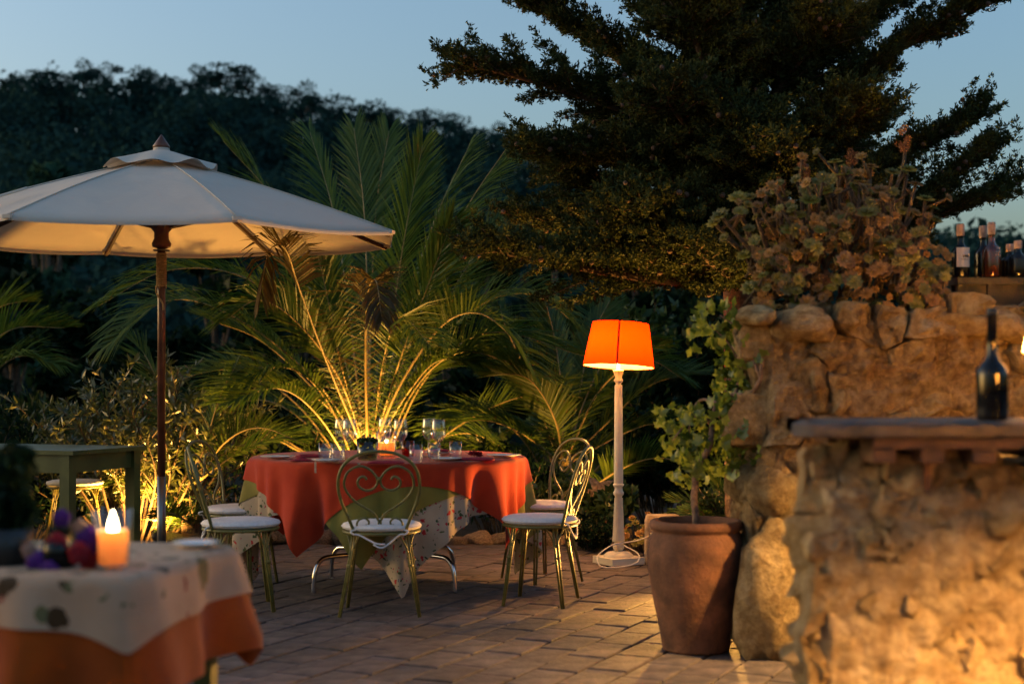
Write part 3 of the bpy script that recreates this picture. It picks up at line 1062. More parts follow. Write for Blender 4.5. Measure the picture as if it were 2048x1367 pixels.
D2 = 12.0
right_fr = [
    dict(p=[(1125, 930, D2), (1080, 800, 11.8), (1010, 720, 11.6), (920, 730, 11.5)], droop=.5),
    dict(p=[(1125, 930, D2), (1110, 840, 11.7), (1060, 760, 11.4), (990, 745, 11.2)], droop=.25, leaf_len=.42),
    dict(p=[(1125, 930, D2), (1050, 870, 11.6), (970, 840, 11.4), (890, 850, 11.3)], droop=.35),
    dict(p=[(1125, 930, D2), (1125, 800, 12.2), (1110, 680, 12.4), (1090, 600, 12.5)], droop=.2),
    dict(p=[(1130, 930, D2), (1170, 800, 12.2), (1230, 700, 12.3), (1330, 690, 12.3)], droop=.5),
    dict(p=[(1130, 930, D2), (1210, 850, 11.9), (1300, 770, 11.8), (1400, 745, 11.8)], droop=.4),
    dict(p=[(1130, 930, D2), (1220, 880, 12.0), (1290, 850, 12.0), (1340, 850, 12.0)], droop=.5),
    dict(p=[(1130, 930, D2), (1160, 780, 12.4), (1180, 680, 12.6), (1220, 600, 12.7)], droop=.2),
    dict(p=[(1120, 930, D2), (1060, 760, 12.4), (1010, 650, 12.6), (1000, 610, 12.7)], droop=.3),
    dict(p=[(1128, 930, D2), (1200, 780, 11.8), (1290, 720, 11.6), (1370, 760, 11.5)], droop=.7),
]
palm('palm_tree', G(1128, D2, -.03), 'low palm with arching fronds directly behind the floor lamp', right_fr, 7, 500, .4, .25, .18, (.9, 1.5))
left_fr = [
    dict(p=[(-120, 900, 12), (-60, 740, 12), (20, 660, 11.9), (130, 655, 11.8)], droop=.3, vup=.6),
    dict(p=[(-120, 900, 12), (-60, 800, 11.9), (30, 715, 11.8), (120, 730, 11.7)], droop=.9),
    dict(p=[(-120, 900, 12), (-80, 700, 12.2), (-10, 620, 12.3), (55, 600, 12.4)], droop=.3),
]
palm('palm_tree', G(-120, 12, -.03), 'palm whose frond tips show beside the green wooden table', left_fr, 5, 700, .4, .3, .2, (1.2, 1.8))
cyc_fr = [dict(p=[(400, 960, 10.9), (450, 885, 10.8), (520, 855, 10.7), (615, 890, 10.6)], droop=.15, vup=.9, leaf_len=.26, start=.25),
          dict(p=[(400, 960, 10.9), (420, 860, 11.0), (445, 780, 11.1), (470, 735, 11.1)], droop=.2, leaf_len=.28, start=.3),
          dict(p=[(400, 960, 10.9), (470, 910, 10.9), (540, 880, 10.9), (600, 880, 10.9)], droop=.6, leaf_len=.26),
          dict(p=[(395, 960, 10.9), (330, 800, 11.2), (290, 710, 11.3), (250, 670, 11.4)], droop=.3, leaf_len=.3)]
palm('young_palm', G(398, 10.9, -.03), 'young palm with a frond arching toward the round table', cyc_fr, 3, 800, .26, .15, .1, (.6, .9), rad=.01, n=46)
cy2 = [dict(p=[(1420, 1050, 9.9), (1390, 1010, 9.8), (1340, 1000, 9.7)], leaf_len=.15, n=34, droop=.1, rad=.008, start=.2),
       dict(p=[(1425, 1050, 9.9), (1400, 980, 9.9), (1375, 960, 9.9)], leaf_len=.15, n=34, droop=.1, rad=.008, start=.2),
       dict(p=[(1430, 1050, 9.9), (1440, 990, 9.9), (1430, 950, 9.9)], leaf_len=.15, n=34, droop=.1, rad=.008, start=.2),
       dict(p=[(1430, 1050, 9.9), (1460, 1000, 9.9), (1500, 980, 9.9)], leaf_len=.15, n=34, droop=.1, rad=.008, start=.2),
       dict(p=[(1420, 1050, 9.8), (1400, 1020, 9.5), (1370, 1030, 9.3)], leaf_len=.15, n=34, droop=.1, rad=.008, start=.2)]
palm('cycad', G(1427, 9.9, -.03), 'small cycad glowing yellow behind the terracotta pot', cy2, 4, 900, .15, .22, .08, (.35, .5), rad=.008, n=30)


# ------------------------------------------------------------------ garden shrubs
def shrub(name, base, h, rx, label, matk, seed, nstem=16, leaf=.06, wid=.3, per=40, cat='shrub', group=None, spread=.8):
    """many stems, narrow leaves set along them"""
    rng = np.random.default_rng(seed)
    t = thing(name, base, label, cat, group)
    mb = MB()
    polys = []
    for s in range(nstem):
        a = rng.uniform(0, 2 * PI); u = math.sqrt(rng.random())
        b0 = Vector((math.cos(a) * u * rx * .3, math.sin(a) * u * rx * .3, 0))
        hh = h * rng.uniform(.6, 1.05) * (1 - .25 * u)
        tip = Vector((math.cos(a) * u * rx * spread * 1.2, math.sin(a) * u * rx * spread * 1.2, hh))
        mid = b0.lerp(tip, .5) + Vector((rng.normal() * .06 * rx, rng.normal() * .06 * rx, h * .06))
        c = catmull([b0, mid, tip], 8)
        mb.tube(c, np.linspace(.011, .003, len(c)) * (h / 1.2), 5)
        twigs = [c]
        for k in range(4):
            i = rng.integers(5, len(c) - 1)
            e = c[i] + Vector((rng.normal() * .22 * rx, rng.normal() * .22 * rx, rng.uniform(.08, .28) * h))
            tw = [c[i], c[i].lerp(e, .5) + Vector((0, 0, .02)), e]
            mb.tube(tw, [.004, .003, .002], 3)
            twigs.append(catmull(tw, 5))
        for tw in twigs:
            for k in range(per // 2 if tw is not c else per):
                f = rng.uniform(.3, 1) if tw is c else rng.uniform(.2, 1)
                x = f * (len(tw) - 1); i = min(int(x), len(tw) - 2)
                p = tw[i].lerp(tw[i + 1], x - i)
                T = (tw[i + 1] - tw[i]).normalized()
                d = (T * .5 + Vector(rng.normal(size=3)) * .8 + Vector((0, 0, .25))).normalized()
                L_ = leaf * rng.uniform(.6, 1.25)
                wv = d.cross(Vector(rng.normal(size=3))).normalized() * L_ * wid * .5
                polys.append((p, p + d * L_ * .45 - wv, p + d * L_, p + d * L_ * .45 + wv))
    mb.build('stems', M['succstem'], t)
    V = np.array([[tuple(q) for q in poly] for poly in polys])
    tag(link('leaves', quads_mesh('leaves', V, M[matk]), t), kind='stuff')
    return t


shrub('oleander', G(275, 11.2, -.03), 1.45, .95, 'tall narrow-leaved shrub lit bright amber at its base behind the parasol pole', 'oleander', 21, 44, .085, .24, 60, spread=.85)
shrub('oleander', G(100, 12.4, -.03), 1.2, .8, 'dim narrow-leaved shrub behind the green wooden table', 'midleaf', 22, 22, .12, .22, 40)
shrub('oleander', G(190, 11.6, -.03), .9, .6, 'low amber-tinged shrub seen over the green table top', 'oleander', 24, 26, .08, .24, 52)
shrub('garden_shrub', G(1185, 10.9, -.03), .5, .38, 'broad-leaved shrub behind the pair of chairs beside the lamp', 'midleaf', 25, 26, .075, .6, 34)
shrub('garden_shrub', G(1090, 11.0, -.03), .55, .4, 'leafy shrub just right of the orange cloth', 'midleaf', 26, 24, .07, .5, 34)
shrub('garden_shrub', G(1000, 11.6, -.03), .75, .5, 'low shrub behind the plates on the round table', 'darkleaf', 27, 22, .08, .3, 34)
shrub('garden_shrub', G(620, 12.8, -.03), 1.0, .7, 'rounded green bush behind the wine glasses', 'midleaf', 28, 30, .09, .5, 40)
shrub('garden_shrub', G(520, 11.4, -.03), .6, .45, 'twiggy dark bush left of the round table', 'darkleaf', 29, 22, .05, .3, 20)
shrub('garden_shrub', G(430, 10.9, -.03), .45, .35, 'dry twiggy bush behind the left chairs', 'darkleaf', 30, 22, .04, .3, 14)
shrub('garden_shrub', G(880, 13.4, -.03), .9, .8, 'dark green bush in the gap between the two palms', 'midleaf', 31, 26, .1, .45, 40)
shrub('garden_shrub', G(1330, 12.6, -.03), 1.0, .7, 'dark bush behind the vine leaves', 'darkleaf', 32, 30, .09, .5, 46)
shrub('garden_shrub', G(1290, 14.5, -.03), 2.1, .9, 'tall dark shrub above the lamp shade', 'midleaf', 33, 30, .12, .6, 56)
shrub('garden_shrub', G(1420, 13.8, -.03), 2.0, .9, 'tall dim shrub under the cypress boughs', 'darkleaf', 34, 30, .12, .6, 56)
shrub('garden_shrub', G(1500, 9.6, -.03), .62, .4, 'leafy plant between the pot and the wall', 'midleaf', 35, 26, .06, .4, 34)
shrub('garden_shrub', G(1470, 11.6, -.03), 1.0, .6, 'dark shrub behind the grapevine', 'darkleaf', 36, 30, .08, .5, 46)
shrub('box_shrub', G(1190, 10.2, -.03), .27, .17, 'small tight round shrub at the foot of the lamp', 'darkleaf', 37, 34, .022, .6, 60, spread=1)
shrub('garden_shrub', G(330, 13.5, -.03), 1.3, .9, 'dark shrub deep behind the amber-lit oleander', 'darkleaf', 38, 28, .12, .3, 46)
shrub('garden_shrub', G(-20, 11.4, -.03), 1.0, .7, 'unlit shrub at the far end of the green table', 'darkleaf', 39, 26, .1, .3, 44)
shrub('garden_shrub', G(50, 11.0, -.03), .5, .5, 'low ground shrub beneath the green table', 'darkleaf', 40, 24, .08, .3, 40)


# ------------------------------------------------------------------ rocks
def rock_mesh(seed, sub=2):
    import bmesh
    bm = bmesh.new()
    bmesh.ops.create_icosphere(bm, subdivisions=sub, radius=1)
    off = Vector((seed * 3.7, seed * 1.3, seed * 2.1))
    for v in bm.verts:
        p = v.co.normalized()
        k = 1 + .32 * mnoise.noise(p * 1.1 + off) + .16 * mnoise.noise(p * 2.6 + off) + .06 * mnoise.noise(p * 6 + off)
        v.co = p * k
    me = bpy.data.meshes.new('rock')
    bm.to_mesh(me); bm.free()
    me.materials.append(M['rock'])
    me.polygons.foreach_set('use_smooth', [True] * len(me.polygons))
    return me


rocks = [rock_mesh(k, 3) for k in range(6)]
rr = random.Random(3)
pxs = list(range(340, 1235, 44))
for i, px in enumerate(pxs):
    d = 10.7 + rr.uniform(-.06, .12) - (.25 if px > 1150 else 0)
    s = rr.uniform(.07, .115)
    if 1150 <= px < 1200: s = .14
    t = link('edging_rock', rocks[i % 6], None, G(px, d, s * .35))
    t.scale = (s * rr.uniform(1.1, 1.5), s, s * rr.uniform(.6, .8))
    t.rotation_euler = (rr.uniform(-.2, .2), rr.uniform(-.2, .2), rr.uniform(0, 6))
    tag(t, 'rough ochre rock edging the planting bed', 'rock', 'rocks edging the planting bed')
t = link('terracotta_rock', rocks[2], None, G(492, 10.4, .14)); t.scale = (.13, .12, .2)
tag(t, 'upright reddish stone behind the left chair cushion', 'rock')
t = link('leaning_slab', rocks[4], None, G(1190, 11.0, .28)); t.scale = (.22, .06, .2); t.rotation_euler = (0, -.6, .2)
tag(t, 'slanting pale stone slab in the bed behind the lamp', 'rock')


# ------------------------------------------------------------------ rubble walls
def clip_cell(poly, p, q):
    """keep the part of poly nearer to p than to q"""
    m = ((p[0] + q[0]) / 2, (p[1] + q[1]) / 2)
    nx, ny = q[0] - p[0], q[1] - p[1]
    out = []
    for i in range(len(poly)):
        a, b = poly[i], poly[(i + 1) % len(poly)]
        da = (a[0] - m[0]) * nx + (a[1] - m[1]) * ny
        db = (b[0] - m[0]) * nx + (b[1] - m[1]) * ny
        if da <= 0: out.append(a)
        if da * db < 0:
            t = da / (da - db)
            out.append((a[0] + (b[0] - a[0]) * t, a[1] + (b[1] - a[1]) * t))
    return out


def stones_on(parent, origin, U, V, N, W, H, nx, nz, outline, seed, matk, dep=(.05, .12), gap=.012, name='stone'):
    """irregular stones filling a W x H face; outline(u,v) tells if a stone sits there"""
    rng = np.random.default_rng(seed)
    seeds = []
    for j in range(nz):
        for i in range(nx):
            u = (i + .5 + (.5 if j % 2 else 0) + rng.uniform(-.42, .42)) * W / nx
            v = (j + .5 + rng.uniform(-.38, .38)) * H / nz
            seeds.append((u, v))
    o0 = Vector(origin)
    for k, p in enumerate(seeds):
        if not outline(*p): continue
        u0, u1, v0, v1 = max(p[0] - .4, -.025), min(p[0] + .4, W + .03), max(p[1] - .4, -.02), min(p[1] + .4, H + rng.uniform(-.03, .03))
        poly = [(u0, v0), (u1, v0), (u1, v1), (u0, v1)]
        for q in seeds:
            if q is p: continue
            if abs(q[0] - p[0]) > .6 or abs(q[1] - p[1]) > .6: continue
            poly = clip_cell(poly, p, q)
            if len(poly) < 3: break
        if len(poly) < 3: continue
        # knock the corners off, then subdivide the edges unevenly
        pp = []
        for i in range(len(poly)):
            a, b = poly[i], poly[(i + 1) % len(poly)]
            e_ = rng.uniform(.08, .24)
            pp += [(a[0] * (1 - e_) + b[0] * e_, a[1] * (1 - e_) + b[1] * e_), (a[0] * .5 + b[0] * .5, a[1] * .5 + b[1] * .5), (a[0] * e_ + b[0] * (1 - e_), a[1] * e_ + b[1] * (1 - e_))]
        poly = pp
        cx = sum(a for a, b in poly) / len(poly); cz = sum(b for a, b in poly) / len(poly)
        size = max(max(abs(a - cx), abs(b - cz)) for a, b in poly)
        if size > .48: continue
        h = rng.uniform(*dep)
        tu, tv = rng.uniform(-.4, .4, 2)
        rings = [(1.0, -.06), (1.0, h * .3), (.98, h * .72), (.9, h * .97), (.7, h * 1.0), (.45, h * 1.01), (.2, h * 1.0)]
        vs_, fs_ = [], []
        npt = len(poly)
        c3 = o0 + U * cx + V * cz
        for (s, hh) in rings:
            for (a, b) in poly:
                du, dv = a - cx, b - cz
                s2 = s * (1 - gap / max(.03, math.hypot(du, dv)))
                wp = c3 + U * du * s2 + V * dv * s2
                nn = mnoise.noise(wp * 7 + Vector((seed, 0, 0))) * .03 + (abs(mnoise.noise(wp * 17)) - .25) * .05 + mnoise.noise(wp * 43) * .014
                g = (hh + (tu * du + tv * dv) * (1 if s < 1 else .4) + (nn if hh > 0 else 0))
                lat = mnoise.noise(wp * 11 + Vector((5, 5, 5))) * .03 + mnoise.noise(wp * 33) * .014
                vs_.append(U * (du * s2 + lat) + V * (dv * s2 + lat) + N * g)
        vs_.append(N * (h * 1.06 + mnoise.noise(c3 * 9) * .02))
        for r_ in range(len(rings) - 1):
            for i in range(npt):
                i2 = (i + 1) % npt
                fs_.append((r_ * npt + i, r_ * npt + i2, (r_ + 1) * npt + i2, (r_ + 1) * npt + i))
        last = (len(rings) - 1) * npt
        for i in range(npt):
            fs_.append((last + i, last + (i + 1) % npt, len(vs_) - 1))
        MB().add(vs_, fs_).build(name, M[matk], parent, False, c3 - Vector(parent.location))


def core(parent, corners, z0, ztop, matk, name='mortar_core', nz=14, nper=10, amp=.02):
    """closed displaced core; corners: ccw list of (x,y) for the plan"""
    ring = []
    m = len(corners)
    for i in range(m):
        a, b = Vector(corners[i]), Vector(corners[(i + 1) % m])
        for k in range(nper): ring.append(a.lerp(b, k / nper))
    vs_, fs_ = [], []
    n_ = len(ring)
    for j in range(nz + 1):
        for p in ring:
            z = z0 + (ztop(p.x, p.y) - z0) * j / nz
            w_ = Vector((p.x, p.y, z))
            nn = Vector((mnoise.noise(w_ * 6), mnoise.noise(w_ * 6 + Vector((9, 0, 0))), 0)) * amp
            vs_.append(w_ + nn - Vector(parent.location))
    for j in range(nz):
        for i in range(n_):
            i2 = (i + 1) % n_
            fs_.append((j * n_ + i, j * n_ + i2, (j + 1) * n_ + i2, (j + 1) * n_ + i))
    fs_.append(tuple(nz * n_ + i for i in range(n_)))
    MB().add(vs_, fs_).build(name, M[matk], parent)


def mortar_face(parent, origin, U, V, N, W, H, matk, seed, lo=.0, hi=.1, step=.02, name='mortar_face'):
    """rough smeared mortar that half buries the stones"""
    nu, nv = int(W / step), int(H / step)
    vs_, fs_ = [], []
    for j in range(nv + 1):
        for i in range(nu + 1):
            u, v = W * i / nu, H * j / nv
            wp = Vector(origin) + U * u + V * v
            g = mnoise.noise(wp * 3.1 + Vector((seed, 1, 2))) * .4 + mnoise.noise(wp * 7 + Vector((seed, 4, 2))) * .35 + (abs(mnoise.noise(wp * 11)) - .25) * .6 + mnoise.noise(wp * 27) * .16 + mnoise.noise(wp * 60) * .1
            ed = min(1, min(u, W - u, H - v) / .05)
            vs_.append(wp + N * ((lo + (hi - lo) * (.5 + g)) * ed - .02 * (1 - ed)) - Vector(parent.location))
    for j in range(nv):
        for i in range(nu):
            a = j * (nu + 1) + i
            fs_.append((a, a + 1, a + nu + 2, a + nu + 1))
    MB().add(vs_, fs_).build(name, M[matk], parent, False)


# back wall behind the bar
X = Vector((1, 0, 0)); Z = Vector((0, 0, 1))
bw = thing('stone_wall', (1.1, 6.3, 0), 'rough rubble stone wall rising behind the bar, succulent on top', 'wall')
core(bw, [(1.12, 6.33), (3.6, 6.33), (3.6, 6.95), (1.24, 6.95)], -.03, lambda x, y: 1.5, 'wallmortar', nper=14)
def bw_outline(u, v):
    lim = 0.02 + (.12 if v > .5 else 0) + .05 * math.sin(v * 9)
    return u > lim and v < 1.56
stones_on(bw, (1.06, 6.33, 0), X, Z, Vector((0, -1, 0)), 2.6, 1.58, 15, 9, bw_outline, 3, 'stone', (.02, .09), .002)
mortar_face(bw, (1.1, 6.33, 0), X, Z, Vector((0, -1, 0)), 2.4, 1.52, 'wallmortar', 3, -.01, .1, .013)
# left end of the wall
stones_on(bw, (1.2, 6.95, 0), Vector((-.18, -1, 0)).normalized(), Z, Vector((-1, .18, 0)).normalized(), .62, 1.56, 3, 8, lambda u, v: True, 5, 'stone', (.04, .1), .006)
# capping boulders and the tall boulder at its foot
caps = [rock_mesh(20 + k, 3) for k in range(6)]
for me in caps: me.materials[0] = M['stone']


def scaled(me, sx, sy, sz):
    m2 = me.copy(); m2.transform(Matrix.Diagonal((sx, sy, sz, 1))); return m2


for i, (px, py, sx, sz) in enumerate([(1508, 632, .085, .045), (1608, 648, .13, .085), (1925, 650, .09, .055), (2015, 655, .13, .075), (2110, 640, .12, .07)]):
    o = link('capstone', scaled(caps[i % 6], sx, .16, sz), bw, P(px, py, 6.3) - Vector(bw.location)); o.rotation_euler = (.1, .1 * (i % 3 - 1), i * .6)
o = link('boulder', scaled(caps[1], .125, .15, .33), bw, P(1535, 1185, 6.2) - Vector(bw.location)); o.rotation_euler = (0, .06, .4)
o = link('boulder', scaled(caps[3], .11, .12, .13), bw, P(1548, 990, 6.25) - Vector(bw.location)); o.rotation_euler = (0, .3, 2.4)

# low wall under the bar
fw = thing('bar_wall', (.8, 4.0, 0), 'pale crumbling rubble wall under the stone bar top', 'wall')
core(fw, [(.86, 3.98), (2.9, 3.98), (2.9, 4.42), (1.02, 4.42)], -.03, lambda x, y: .93 - .05 * math.sin(x * 7), 'rubblemortar', nper=18, amp=.03)
stones_on(fw, (.83, 3.98, 0), X, Z, Vector((0, -1, 0)), 2.07, 1.0, 19, 11, lambda u, v: u > .02 + .02 * math.sin(v * 11), 9, 'rubble', (.015, .075), .001)
mortar_face(fw, (.83, 3.98, 0), X, Z, Vector((0, -1, 0)), 2.07, .95, 'rubblemortar', 9, .035, .092, .009)
stones_on(fw, (1.0, 4.42, 0), Vector((-.36, -1, 0)).normalized(), Z, Vector((-1, .36, 0)).normalized(), .46, .98, 3, 7, lambda u, v: True, 13, 'rubble', (.02, .06), .004)
for i, (px, py, sx, sz) in enumerate([(1640, 935, .05, .06), (1690, 930, .04, .07), (1780, 960, .07, .04), (1930, 975, .08, .05), (2010, 970, .07, .06)]):
    o = link('top_stone', scaled(caps[(i + 2) % 6], sx, .07, sz), fw, P(px, py, 4.02) - Vector(fw.location)); o.rotation_euler = (0, .2 * i, i)

# bar top, boards and bracket
ct = thing('bar_counter', (1.6, 4.1, 1.03), 'thick worn stone bar top resting on old boards above the rubble wall', 'counter')
mb = MB()
N_ = 40
prof = []
vs_, fs_ = [], []
x0, x1 = .752, 2.75
front, back = 3.8, 4.42
for j, (z, e) in enumerate(((1.058, .012), (1.064, 0), (1.092, 0), (1.1, .01))):
    for i in range(N_ + 1):
        x = x0 + (x1 - x0) * i / N_
        nn = mnoise.noise(Vector((x * 5, z * 10, 1))) * .012
        vs_.append((x + (e if i == 0 else 0), front + e + nn + (.03 if i == 0 else 0), z))
    for i in range(N_, -1, -1):
        x = x0 + (x1 - x0) * i / N_
        vs_.append((x + (e if i == 0 else 0) + (.15 if i == 0 else (.1 if i == 1 else 0)), back - e, z))
m_ = 2 * (N_ + 1)
for j in range(3):
    for i in range(m_):
        i2 = (i + 1) % m_
        fs_.append((j * m_ + i, j * m_ + i2, (j + 1) * m_ + i2, (j + 1) * m_ + i))
for i in range(N_):
    a = 3 * m_ + i; b = 3 * m_ + m_ - 1 - i
    fs_.append((a, a + 1, b - 1, b))
    a = i; b = m_ - 1 - i
    fs_.append((a, b, b - 1, a + 1))
mb.add([Vector(v) - Vector(ct.location) for v in vs_], fs_)
mb.build('slab', M['slab'], ct, False)
for k in range(3):
    mb = MB(); mb.box((.22 - .02 * k, -.21 + .19 * k, .013), (1.7, .15, .026)); mb.build('board', M['oldwood'], ct, False)
for x in (1.0, 1.13, 1.27, 1.5):
    mb = MB(); mb.box((x - 1.6, -.03, -.02), (.06, .5, .035)); mb.build('joist', M['oldwood'], ct, False)
mb = MB(); mb.box((P(1862, 900, 3.86).x - 1.6, -.2, -.055), (.018, .012, .13)); mb.box((P(1862, 900, 3.86).x - 1.6, -.13, -.005), (.018, .15, .012))
mb.build('bracket', M['rust'], ct, False)


# ------------------------------------------------------------------ bottles
def bottle(name, loc, h, r, label, matk, neck=.35, cap=None, tag_mat=None, group=None):
    t = thing(name, loc, label, 'bottle', group)
    mb = MB()
    b = h * (1 - neck)
    prof = [(0.001, .004), (r * .8, 0), (r * .97, .004), (r, .015), (r, b * .8), (r * .97, b * .88), (r * .8, b * .97), (r * .5, b * 1.06), (r * .36, b * 1.16), (r * .33, h * .93), (r * .37, h * .935), (r * .37, h * .96), (r * .33, h * .965), (r * .33, h)]
    mb.lathe(prof, 28); mb.build('body', M[matk], t)
    if cap:
        mb = MB(); mb.lathe([(r * .36, h * .8), (r * .42, h * .82), (r * .44, h * 1.0), (r * .4, h * 1.03), (.001, h * 1.035)], 18); mb.build('cap', M[cap], t)
    return t


def arc_patch(t, r, a0, a1, z0, z1, matk, name, n=12, parent=None):
    mb = MB()
    vs_, fs_ = [], []
    for i in range(n + 1):
        a = a0 + (a1 - a0) * i / n
        for z in (z0, z1): vs_.append((math.cos(a) * r, math.sin(a) * r, z))
    for i in range(n): fs_.append((2 * i, 2 * i + 2, 2 * i + 3, 2 * i + 1))
    mb.add(vs_, fs_)
    return mb.build(name, M[matk], parent or t)


def scrib(t, r, a0, a1, z, amp, matk, parent, seed=1, loops=9):
    rng = random.Random(seed)
    pts = []
    for i in range(loops * 4 + 1):
        f = i / (loops * 4)
        a = a0 + (a1 - a0) * f
        zz = z + amp * math.sin(i * 1.7 + rng.random()) * (.5 + rng.random() * .7)
        pts.append((math.cos(a) * r, math.sin(a) * r, zz))
    mb = MB(); mb.tube(catmull(pts, 3), .0008, 4); mb.build('lettering', M[matk], parent)


bottle('wine_bottle', P(1984, 841, 4.06) * 1 - Vector((0, 0, P(1984, 841, 4.06).z - 1.1)), .32, .044, 'tall dark wine bottle standing on the stone bar top', 'bottle', .5)
# ledge on the wall with five bottles
lg = thing('wooden_ledge', P(1995, 600, 6.62), 'dark timber ledge on the wall holding the bottles', 'ledge')
mb = MB(); mb.box((.1, 0, .085), (.62, .16, .03)); mb.build('board', M['darkwood'], lg, False)
mb = MB(); mb.box((.1, -.03, .025), (.6, .03, .09)); mb.build('front_rail', M['darkwood'], lg, False)
for x in (-.05, .3):
    mb = MB(); mb.box((x, -.05, -.02), (.035, .04, .22)); mb.build('post', M['darkwood'], lg, False)
mb = MB(); mb.box((.1, .06, .03), (.6, .02, .11)); mb.build('back_rail', M['darkwood'], lg, False)
zt = lg.location.z + .1
def on_ledge(px, d=6.62): return Vector(((px - 1024) / FPX * d, d, zt))
b1 = bottle('corked_bottle', on_ledge(1921, 6.6), .245, .041, 'bottle with a waxed cap and a square paper label on the ledge', 'bottle', .42, 'cork')
lb = arc_patch(b1, .0418, -PI / 2 - .75, -PI / 2 + .95, .05, .14, 'paper', 'label')
scrib(b1, .0424, -PI / 2 - .1, -PI / 2 + .75, .1, .008, 'ink', lb, 3)
scrib(b1, .0424, -PI / 2 - .25, -PI / 2 + .65, .085, .002, 'ink', lb, 4, 5)
bottle('corked_bottle', on_ledge(1966, 6.68), .245, .041, 'dark waxed bottle half hidden behind the amber one', 'bottle', .42, 'cork')
b3 = bottle('corked_bottle', on_ledge(1983, 6.58), .25, .041, 'amber bottle with gold lettering and a waxed cap', 'amberglass', .42, 'cork')
for z in (.135, .118, .102): scrib(b3, .042, -PI / 2 + .15, -PI / 2 + .8, z, .006, 'goldink', b3, int(z * 1000), 4)
bottle('squat_bottle', on_ledge(2020, 6.66), .16, .042, 'small squat corked bottle, the shorter of the pair', 'bottle', .38, 'cork')
bottle('squat_bottle', on_ledge(2036, 6.58), .168, .042, 'small squat corked bottle at the end of the ledge', 'bottle', .38, 'cork')


# ------------------------------------------------------------------ succulent
def rosette_mesh(matk, seed, layers=3):
    rng = np.random.default_rng(seed)
    mb = MB()
    for l in range(layers):
        n_ = (9, 7, 5)[l]
        L_ = (1.0, .72, .42)[l]
        el = (.25, .65, 1.05)[l]
        for k in range(n_):
            a = 2 * PI * k / n_ + l * .4 + rng.uniform(-.1, .1)
            d = Vector((math.cos(a) * math.cos(el), math.sin(a) * math.cos(el), math.sin(el)))
            s = Vector((-math.sin(a), math.cos(a), 0))
            up = d.cross(s) * -1
            w_ = .3 * L_
            base = Vector((0, 0, l * .06))
            v = [base - s * w_ * .3, base + s * w_ * .3, base + d * L_ * .65 - s * w_ + up * .1, base + d * L_ * .65 + s * w_ + up * .1, base + d * L_ * .65 - up * .04, base + d * L_ + up * .12]
            mb.add(v, [(0, 4, 2), (0, 1, 4), (1, 3, 4), (2, 4, 5), (4, 3, 5)])
    return mb.mesh('rosette', M[matk])


def seedhead_mesh(seed):
    rng = np.random.default_rng(seed)
    cs, rs = [], []
    for k in range(14):
        z = rng.uniform(0, 1)
        a = rng.uniform(0, 2 * PI); r = .42 * math.sin(PI * (.2 + .65 * z)) * rng.uniform(.3, 1)
        cs.append((r * math.cos(a), r * math.sin(a), z)); rs.append((.2, .2, .16))
    return quads_mesh('seed_head', leaf_cloud(cs, rs, 42, .055, rng), M['seedhead'])


